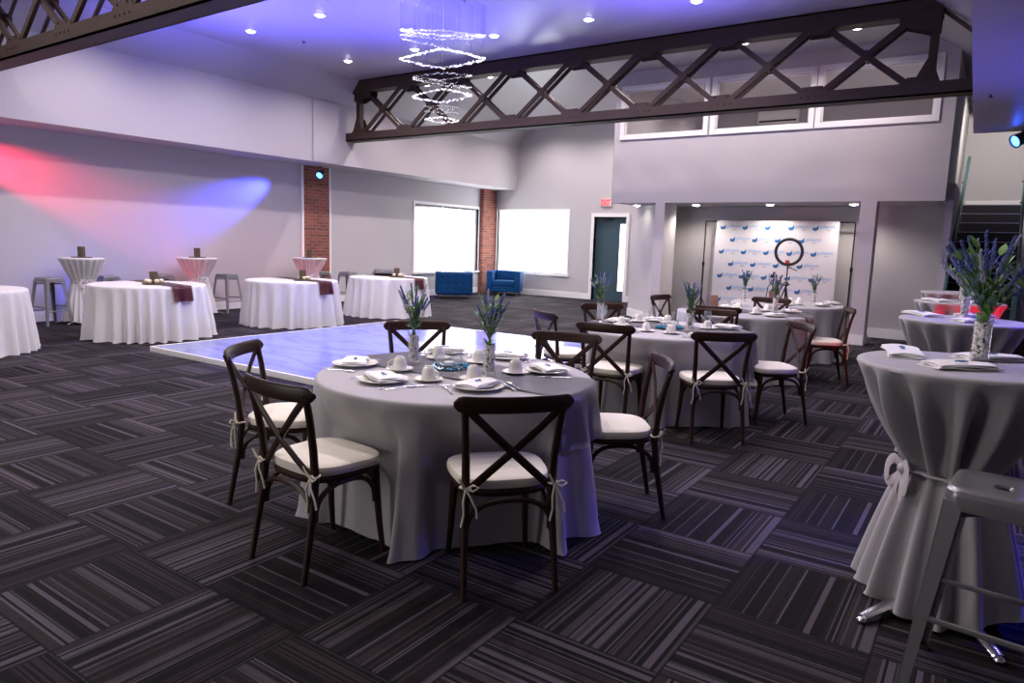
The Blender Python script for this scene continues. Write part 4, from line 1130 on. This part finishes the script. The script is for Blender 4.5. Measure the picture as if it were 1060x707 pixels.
bead_dish(6.20, 2.43, ZR + .002, 'glass bowl with white candle and turquoise beads on the second round table')
# small brown cards
def brown_card(x, y, z, rot, label):
    t = thing('wooden_table_sign', label, 'table sign', (x, y, z), rot)
    bm = B(); box(bm, -.055, .055, -.006, .006, .012, .15, .003, mt=Matrix.Rotation(R(-12), 4, 'X')); obj('board', bm, M['kraft'], t)
    bm = B(); box(bm, -.05, .05, -.02, .03, 0, .012, .002); obj('stand', bm, M['kraft'], t)
brown_card(9.15, 2.98, ZT + .001, R(-50), 'small brown wooden table sign at the left of the third round table')
brown_card(11.1, 2.72, ZT + .001, R(-50), 'small brown wooden table sign on the fourth round table')

# napkins lying on cocktail tables
def big_napkin(x, y, z, deg, label, sc=(1.5, 1.0)):
    o = put('napkin', x, y, z, deg, label, 'napkins on the high cocktail tables'); o.scale = (sc[0], sc[1], 1.1)
big_napkin(3.66, .30, ZK + .001, 12, 'long folded napkin at the left edge of the nearest cocktail table')
big_napkin(3.36, .06, ZK + .001, -52, 'folded napkin with blue ornament in front of the cocktail vase', (1.1, 1.0))
big_napkin(3.74, -.04, ZK + .001, -50, 'folded napkin behind the vase of the nearest cocktail table', (1.15, .95))
big_napkin(6.15, .40, ZK + .001, 30, 'folded napkin at the left edge of the second cocktail table')
big_napkin(5.85, .06, ZK + .001, -45, 'folded napkin in front of the vase on the second cocktail table', (1.1, 1))
big_napkin(6.35, .06, ZK + .001, -50, 'folded napkin behind the vase on the second cocktail table', (1.1, 1))
big_napkin(8.25, .42, ZK + .001, 30, 'folded napkin at the left edge of the third cocktail table')
big_napkin(8.30, .08, ZK + .001, -40, 'folded napkin in front of the vase on the third cocktail table', (1.1, 1))

# left tables: wooden candle posts with roses
pc = []
def candle_post(x, y, z, label, roses=True):
    if roses and pc:
        dup(pc[0], (x, y, z), rnd.uniform(0, 6), label, 'bark candle posts with roses'); return
    t = thing('bark_candle_post', label, 'centrepiece', (x, y, z), 0, 'bark candle posts with roses' if roses else 'bark candle posts')
    bm = B(); K = 28; rings = []
    for k in range(9):
        zz = .012 + .165 * k / 8; rings.append([((.052 + .004 * math.sin(9 * 2 * PI * i / K + k * .3)) * math.cos(2 * PI * i / K), (.052 + .004 * math.sin(9 * 2 * PI * i / K + k * .3)) * math.sin(2 * PI * i / K), zz) for i in range(K)])
    loft(bm, rings); obj('bark_post', bm, M['brown'], t)
    bm = B(); lathe(bm, [(0, 0), (.15, 0), (.155, .006), (.15, .012), (0, .012)], 32); obj('tray', bm, M['brown'], t)
    if roses:
        for q in (3.6, 4.6, 5.6, 2.4):
            bm = B(); c = (.098 * math.cos(q), .098 * math.sin(q), .045)
            ball(bm, c, .032, 2)
            for j in range(7): ball(bm, (c[0] + .02 * math.cos(j), c[1] + .02 * math.sin(j), c[2] + .008), .018, 1, (1, 1, .7))
            obj('rose', bm, M['cream'], t)
        bm = B()
        for j in range(10):
            q = j * .63; tube(bm, [(.10 * math.cos(q), .10 * math.sin(q), .014), (.16 * math.cos(q), .16 * math.sin(q), .022)], [.016, .002], 6, flat=(.15, 1), up=(0, 0, 1))
        obj('leaf_ring', bm, M['stem'], t); pc.append(t)
candle_post(5.40, 9.92, ZR + .001, 'bark-covered candle post with cream roses on the left white table')
candle_post(7.88, 9.72, ZR + .001, 'bark-covered candle post with cream roses on the middle white table')
candle_post(10.25, 9.78, ZR + .001, 'bark-covered candle post with cream roses on the far white table')
for (x, y, r_, nm) in KL: candle_post(x, y, ZK, 'bark candle post on the high white table ' + nm, False)
# covered tray
t = thing('catering_tray', 'black catering tray with clear domed lid at the back of the far white table', 'tray', (10.52, 10.38, ZT + .001), R(-50))
def lid(bm, a, b, h):
    rr = [[(x, y, z) for x, y, z in superell(a * s_, b * s_, 4, 32, h * q)] for s_, q in ((1, 0), (1, .25), (.93, .7), (.8, .95), (.5, 1.0))]
    loft(bm, rr, capb=False)
bm = B(); loft(bm, [superell(.20, .14, 4, 32, 0), superell(.22, .16, 4, 32, .035), superell(.265, .195, 4, 32, .042), superell(.265, .195, 4, 32, .048), superell(.2, .14, 4, 32, .04)]); obj('tray_base', bm, M['black'], t)
bm = B(); lid(bm, .235, .17, .085)
for v in bm.verts: v.co.z += .048
obj('lid', bm, glass_mat('smoky_clear_plastic', (.5, .47, .52), .12, .3, .8, .12), t)

# ------------------------------------------------------------------ blue tufted armchairs
def armchair(loc, rot, label):
    t = thing('tufted_armchair', label, 'armchair', loc, rot, 'blue tufted armchairs'); v = M['velvet']
    # front faces -y
    def tufted(name, w, h, org, ux, uy, nrm, nx, ny, th):
        bm = B(); N1, N2 = nx * 8, ny * 8; ux, uy, nrm, org = Vector(ux), Vector(uy), Vector(nrm), Vector(org); g = []
        for i in range(N1 + 1):
            row = []
            for j in range(N2 + 1):
                u, w_ = i / N1, j / N2; dd = 0
                fx, fy = u * nx, w_ * ny
                d = math.hypot(fx - math.floor(fx) - .5, fy - math.floor(fy) - .5)
                edge = min(u, 1 - u, w_, 1 - w_)
                bulge = .02 * min(1, edge * 10) ** .5 - .022 * math.exp(-(d / .13) ** 2)
                row.append(bm.verts.new(org + ux * w * u + uy * h * w_ + nrm * (th + bulge)))
            g.append(row)
        for i in range(N1):
            for j in range(N2): bm.faces.new((g[i][j], g[i + 1][j], g[i + 1][j + 1], g[i][j + 1]))
        return bm
    W, D, H = .98, .84, .70
    bm = B(); box(bm, -W / 2 + .17, W / 2 - .17, -D / 2 + .02, D / 2 - .15, .10, .27, .02); obj('seat_base', bm, v, t)
    bm = B(); box(bm, -W / 2 + .175, W / 2 - .175, -D / 2 + .0, D / 2 - .17, .275, .43, .035); obj('seat_cushion', bm, v, t)
    for s in (-1, 1):
        bm = B(); x0, x1 = sorted((s * W / 2, s * (W / 2 - .17))); box(bm, x0, x1, -D / 2, D / 2, .10, H, .03); a = obj('arm', bm, v, t)
    bm = B(); box(bm, -W / 2 + .17, W / 2 - .17, D / 2 - .15, D / 2, .10, H, .02); b = obj('backrest', bm, v, t)
    bm = tufted('x', W - .36, .26, (-W / 2 + .18, D / 2 - .15, .43), (1, 0, 0), (0, 0, 1), (0, -1, 0), 4, 2, .005); obj('inner_tufting', bm, v, t)
    bm = tufted('x', W - .02, H - .14, (-W / 2 + .01, D / 2, .12), (1, 0, 0), (0, 0, 1), (0, 1, 0), 5, 3, .004); obj('rear_tufting', bm, v, t)
    bm = tufted('x', W - .36, .15, (-W / 2 + .18, -D / 2 + .02, .11), (1, 0, 0), (0, 0, 1), (0, -1, 0), 4, 1, .004); obj('front_tufting', bm, v, t)
    for sx in (-1, 1):
        for sy in (-1, 1):
            bm = B(); cyl(bm, (sx * (W / 2 - .09), sy * (D / 2 - .09), 0), (sx * (W / 2 - .09), sy * (D / 2 - .09), .10), .018, .024, 10); obj('foot', bm, M['chrome'], t)
armchair((14.72, 11.95, 0), R(-48 + 180), 'blue tufted armchair turned with its buttoned back to the room, by the left window')
armchair((16.85, 11.75, 0), R(-62), 'blue tufted armchair facing the room in the corner below the far window')

# ------------------------------------------------------------------ banner on stand, ring light
bx = 13.95
t = thing('backdrop_stand', 'black telescopic backdrop frame holding the white logo banner', 'backdrop stand', (bx, 3.46, 0))
for s, y in ((1, 1.37), (-1, -1.37)):
    bm = B(); cyl(bm, (0, y, .02), (0, y, 1.25), .017, seg=10); cyl(bm, (0, y, 1.2), (0, y, 2.07), .012, seg=10); cyl(bm, (0, y, 1.18), (0, y, 1.26), .026, seg=10); up = obj('upright', bm, M['blackmetal'], t)
    bm = B()
    for q in (90, 210, 330):
        tube(bm, [(0, y, .55), (.0 + .26 * math.cos(R(q)), y + .30 * math.sin(R(q)), .012)], .010, 6)
    obj('tripod_base', bm, M['blackmetal'], t)
bm = B(); tube(bm, [(0, -1.38, 2.07), (0, 1.38, 2.07)], .014, 8); obj('crossbar', bm, M['blackmetal'], t)
def wav(y, z): return -.022 + .012 * math.sin(y * 5 + z * 3.2) * (1 - z / 2.2) + .010 * math.sin(y * 2.1 - z * 4 + 1)
bm = B(); NX, NZ = 60, 50; g = []
BY0, BY1, BZ0, BZ1 = 2.345 - 3.46, 4.60 - 3.46, .25, 2.085
for i in range(NX + 1):
    g.append([bm.verts.new((wav(BY0 + (BY1 - BY0) * i / NX, BZ0 + (BZ1 - BZ0) * j / NZ), (BY0 + (BY1 - BY0) * i / NX) * (1 + .012 * (1 - j / NZ)), BZ0 + (BZ1 - BZ0) * j / NZ)) for j in range(NZ + 1)])
for i in range(NX):
    for j in range(NZ): bm.faces.new((g[i][j], g[i + 1][j], g[i + 1][j + 1], g[i][j + 1]))
ban = obj('logo_banner', bm, M['banner'], loc=(bx - .012, 3.46, 0)); tag(ban, 'white step-and-repeat banner with blue wave logos hung on the black frame', 'banner')
def text_mesh(s, size, fat=0):
    cu = bpy.data.curves.new('t', 'FONT'); cu.body = s; cu.size = size; cu.shear = 0 if fat else .25; cu.offset = fat; cu.resolution_u = 2
    o = bpy.data.objects.new('t', cu); C.objects.link(o); dg = bpy.context.evaluated_depsgraph_get(); dg.update()
    me = bpy.data.meshes.new_from_object(o.evaluated_get(dg)); bpy.data.objects.remove(o); return me
tm = text_mesh('pheon', .105); tm2 = text_mesh('design', .030)
bml = B(); bmd = B(); bmt = B()
def place_text(bm, me, y, z, dx):
    o_ = [bm.verts.new((0, 0, 0)) for _ in me.vertices]
    for v, s in zip(o_, me.vertices):
        yy = y - dx - s.co.x; zz = z + s.co.y; v.co = (wav(yy, zz) - .003, yy, zz)
    for p in me.polygons: bm.faces.new([o_[k] for k in p.vertices])
for row in range(8):
    z = 1.965 - row * .237
    for col in range(6):
        y = BY1 - .13 - col * .43 - (.20 if row % 2 else 0) - row * 0.0
        if y < BY0 + .24: continue
        # wave ball: crescent of blue with navy underside
        n = 16; out = []
        for k in range(n + 1):
            q = R(200 + 175 * k / n); out.append((.056 * math.cos(q), .056 * math.sin(q)))
        out.append((.052, .055)); 
        for k in range(1, 9):
            u = k / 9; out.append((.046 - .10 * u, .034 - .018 * u - .022 * math.sin(PI * u)))
        vs = [bml.verts.new((wav(y - p, z + q_) - .002, y - p, z + q_)) for p, q_ in out]
        bml.faces.new(vs)
        vs = []
        for k in range(9): q = R(235 + 110 * k / 8); vs.append((.0565 * math.cos(q), .0565 * math.sin(q)))
        for k in range(9): q = R(345 - 110 * k / 8); vs.append((.048 * math.cos(q), .048 * math.sin(q) + .003))
        bmd.faces.new([bmd.verts.new((wav(y - p, z + q_) - .004, y - p, z + q_)) for p, q_ in vs])
        place_text(bmt, tm, y, z - .015, .075); place_text(bmd, tm2, y, z - .052, .19)
for bm_, m_, nm in ((bml, M['logo'], 'wave_logo_print'), (bmd, M['logodark'], 'dark_logo_print'), (bmt, M['logotext'], 'lettering_print')):
    obj(nm, bm_, m_, ban, False)
# ring light
t = thing('ring_light', 'black ring light on a tripod standing in front of the logo banner', 'ring light', (12.5, 2.86, 0), 0)
qd = Matrix.Rotation(R(12), 4, 'Z')
bm = B(); tube(bm, [Vector((0, .215 * math.cos(q), 1.51 + .215 * math.sin(q))) for q in [2 * PI * i / 40 for i in range(40)]], .026, 10, flat=(.55, 1), up=(1, 0, 0), closed=True); obj('ring_lamp', bm, M['black'], t)
bm = B(); cyl(bm, (0, .0, .75), (0, .0, 1.30), .010, seg=10); cyl(bm, (0, 0, .3), (0, 0, .95), .014, seg=10); obj('pole', bm, M['blackmetal'], t)
bm = B(); box(bm, -.02, .02, -.03, .03, .93, 1.0, .004); cyl(bm, (0, -.03, .96), (0, -.06, .96), .012, seg=8); obj('collar', bm, M['black'], t)
for q in (100, 220, 340):
    bm = B(); tube(bm, [(0, 0, .93), (.30 * math.cos(R(q)), .30 * math.sin(R(q)), .01)], .010, 8); obj('leg', bm, M['blackmetal'], t)
bm = B(); box(bm, -.03, .03, -.035, .035, 1.27, 1.33, .006); tube(bm, [(0, 0, 1.26), (-.03, -.16, 1.20)], .008, 6); obj('bracket', bm, M['black'], t)
bm = B(); box(bm, -.035, -.02, -.03, .04, 1.31, 1.37, .004); obj('red_clamp', bm, M['red'], t)
# slim phone tripod next to it
t = thing('phone_tripod', 'slim black tripod beside the ring light stand', 'tripod', (12.45, 3.06, 0))
bm = B(); cyl(bm, (0, 0, .5), (0, 0, 1.12), .008, seg=8); obj('pole', bm, M['blackmetal'], t)
bm = B(); ball(bm, (0, 0, 1.14), .03, 1); box(bm, -.02, .02, -.05, .05, 1.06, 1.12, .004); obj('head', bm, M['black'], t)
for q in (60, 180, 300):
    bm = B(); tube(bm, [(0, 0, 1.05), (.02 * math.cos(R(q)), .10 * math.sin(R(q)), .9), (.28 * math.cos(R(q)), .26 * math.sin(R(q)), .01)], .008, 8); obj('leg', bm, M['blackmetal'], t)

# ------------------------------------------------------------------ exit sign, security camera, AC, sprinklers
t = thing('exit_sign', 'white exit sign with red letters on the far wall above the door', 'sign', (XF - .03, 8.92, 2.70))
bm = B(); box(bm, -.025, .03, -.17, .17, -.11, .11, .012); obj('sign_body', bm, M['exitface'], t)
em = text_mesh('EXIT', .21, .006); bm = B(); vs = [bm.verts.new((-.028, .155 - v.co.x * .66, -.075 + v.co.y)) for v in em.vertices]
for p in em.polygons: bm.faces.new([vs[k] for k in p.vertices])
obj('lettering', bm, M['exit'], t, False)
t = thing('security_camera', 'small white dome camera on the far wall near the bulkhead', 'camera', (XF - .02, 12.08, 3.50))
bm = B(); lathe(bm, [(0, 0), (.05, 0), (.05, .03), (0, .03)], 20)
for v in bm.verts: v.co = Vector((.02 - v.co.z, v.co.x, v.co.y))
obj('base', bm, M['trim'], t); bm = B(); ball(bm, (-.03, 0, -.01), .045, 2); obj('dome', bm, M['black'], t)
t = thing('air_conditioner', 'white wall air conditioner seen through the middle mezzanine window', 'air conditioner', (XF, 4.49, 4.52))
bm = B(); box(bm, -.20, 0, -.46, .46, -.02, .26, .03); obj('housing', bm, M['trim'], t); bm = B(); box(bm, -.205, -.19, -.42, .42, .0, .04); obj('air_outlet', bm, M['black'], t, False)
t = thing('thermostat_switch', 'small white switch plate on the far wall right of the door', 'switch', (XF - .012, 7.95, 1.35))
bm = B(); box(bm, -.004, .012, -.04, .04, -.06, .06, .003); obj('plate', bm, M['trim'], t); bm = B(); box(bm, -.010, -.004, -.012, .012, -.02, .02, .002); obj('toggle', bm, M['trim'], t)
for x, y, z, nm in ((8.35, 10.2, ZC, 'on the flat ceiling between two downlights'), (8.55, .18, 3.12, 'under the right soffit near its end')):
    t = thing('sprinkler_head', 'tiny dark sprinkler head ' + nm, 'sprinkler', (x, y, z))
    bm = B(); lathe(bm, [(0, -.002), (.035, -.002), (.03, -.006), (0, -.006)], 16); obj('escutcheon', bm, M['blackmetal'], t); bm = B(); lathe(bm, [(0, -.006), (.008, -.006), (.008, -.03), (.02, -.032), (.02, -.036), (0, -.036)], 12); obj('deflector', bm, M['blackmetal'], t)

# ------------------------------------------------------------------ chandelier
t = thing('crystal_chandelier', 'tiered crystal string chandelier hanging in front of the crossed roof truss', 'chandelier', (7.9, 6.69, 0))
bm = B(); lathe(bm, [(0, ZC - .05), (.30, ZC - .05), (.31, ZC - .04), (.31, ZC), (0, ZC)], 40); obj('ceiling_plate', bm, M['plaque'], t)
tr_ = random.Random(12)
eye = Vector((-7.9, -6.69, 1.5167))
va = math.atan2(6.69, 7.9) + PI      # one corner of the square tiers points this way
def tier(rad, zf, N, name, cr, wires=True):
    bs = B(); bc = B()
    for k in range(N):
        u = 4 * k / N; s_ = int(u); f = u - s_
        q0, q1 = va + s_ * PI / 2, va + (s_ + 1) * PI / 2
        x = rad * ((1 - f) * math.cos(q0) + f * math.cos(q1)); y = rad * ((1 - f) * math.sin(q0) + f * math.sin(q1))
        x *= 1 + .10 * math.sin(PI * f); y *= 1 + .10 * math.sin(PI * f)
        a_ = ((x * math.cos(va) + y * math.sin(va)) / rad); b_ = ((-x * math.sin(va) + y * math.cos(va)) / rad)
        z = zf(a_, b_) + tr_.uniform(-.012, .012)
        if wires: box(bs, x - .0012, x + .0012, y - .0012, y + .0012, z, ZC - .05)
        ball(bc, (x, y, z), cr * tr_.choice((.45, .6, .8, 1, 1.15)), 1, (1, 1, 1.3))
    o = obj(name, bc, M['crystal'], t); o['kind'] = 'stuff'
    if wires:
        s2 = obj('hanging_wires', bs, M['crystalclear'], t, False); s2['kind'] = 'stuff'
    else: bs.free()
tier(.60, lambda a, b: 4.40 - .20 * a + .0 * b, 110, 'crystal_band', .010)
tier(.60, lambda a, b: 4.36 - .20 * a + .02 * b, 110, 'crystal_band', .006)
tier(.60, lambda a, b: 4.05 - .02 * a + .035 * b, 130, 'crystal_band', .012)
tier(.58, lambda a, b: 4.20 - .14 * a - .10 * b, 70, 'crystal_band', .006)
tier(.42, lambda a, b: 3.82 - .14 * a + .03 * b, 70, 'crystal_band', .006)
tier(.42, lambda a, b: 3.72 - .11 * a - .04 * b, 70, 'crystal_band', .006)
tier(.42, lambda a, b: 3.55 + .01 * a + .03 * b, 90, 'crystal_band', .0105)
tier(.25, lambda a, b: 3.40 - .07 * a, 36, 'crystal_band', .005)
tier(.24, lambda a, b: 3.33 - .06 * a, 36, 'crystal_band', .005)
tier(.24, lambda a, b: 3.22 - .0 * a, 54, 'crystal_band', .0095)

# ------------------------------------------------------------------ floor uplights
def uplight(x, y, lens, label, e, col, aim, size=120):
    t = thing('floor_uplight', label, 'uplight', (x, y, 0))
    bm = B(); box(bm, -.07, .07, -.07, .07, .0, .12, .012); obj('housing', bm, M['black'], t)
    bm = B(); lathe(bm, [(0, .121), (.05, .121), (.05, .126), (0, .126)], 16); obj('lens', bm, lens, t)
    spot((x, y, .15), aim, e, col, size, .8, .04, 'uplight_lamp')
uplight(5.64, 12.56, M['bluelamp'], 'black floor uplight glowing blue behind the leftmost high white table', 16, (.03, .06, 1), (5.2, 12.5, 1))
uplight(7.08, 12.02, M['redlamp'], 'black floor uplight glowing red beside the middle high white table', 14, (1, .03, .08), (7.4, 12.15, 1))
uplight(9.72, 11.66, M['redlamp'], 'black floor uplight glowing red beside the high table at the brick pier', 9, (1, .03, .08), (9.9, 12.0, 1))
uplight(7.5, -.55, M['redlamp'], 'black floor uplight glowing red near the third grey cocktail table', 16, (1, .02, .08), (8.3, .1, .95), 60)

# ------------------------------------------------------------------ camera and view
f_, pit, rol, yaw, Hc = 721.897, .140330573, .0310560661, .595975532, 1.51666
fw = Vector((math.cos(pit) * math.cos(yaw), math.cos(pit) * math.sin(yaw), -math.sin(pit))); rt = Vector((math.sin(yaw), -math.cos(yaw), 0)); up = rt.cross(fw)
c_, s_ = math.cos(rol), math.sin(rol); rr = rt * c_ + up * s_; uu = up * c_ - rt * s_
cam = bpy.data.cameras.new('camera'); cam.sensor_fit = 'HORIZONTAL'; cam.sensor_width = 36; cam.lens = f_ / 1060 * 36; cam.clip_start = .05; cam.clip_end = 100
co = bpy.data.objects.new('camera', cam); C.objects.link(co)
co.matrix_world = Matrix(((rr.x, uu.x, -fw.x, 0), (rr.y, uu.y, -fw.y, 0), (rr.z, uu.z, -fw.z, Hc), (0, 0, 0, 1)))
sc = bpy.context.scene; sc.camera = co
sc.view_settings.view_transform = 'Standard'; sc.view_settings.look = 'None'; sc.view_settings.gamma = 1; sc.view_settings.use_curve_mapping = False
sc.view_settings.exposure = -0.2
cy = sc.cycles; cy.use_denoising = True; cy.max_bounces = 7; cy.diffuse_bounces = 4; cy.glossy_bounces = 3; cy.transparent_max_bounces = 16; cy.transmission_bounces = 4; cy.sample_clamp_indirect = 4; cy.caustics_reflective = False; cy.caustics_refractive = False
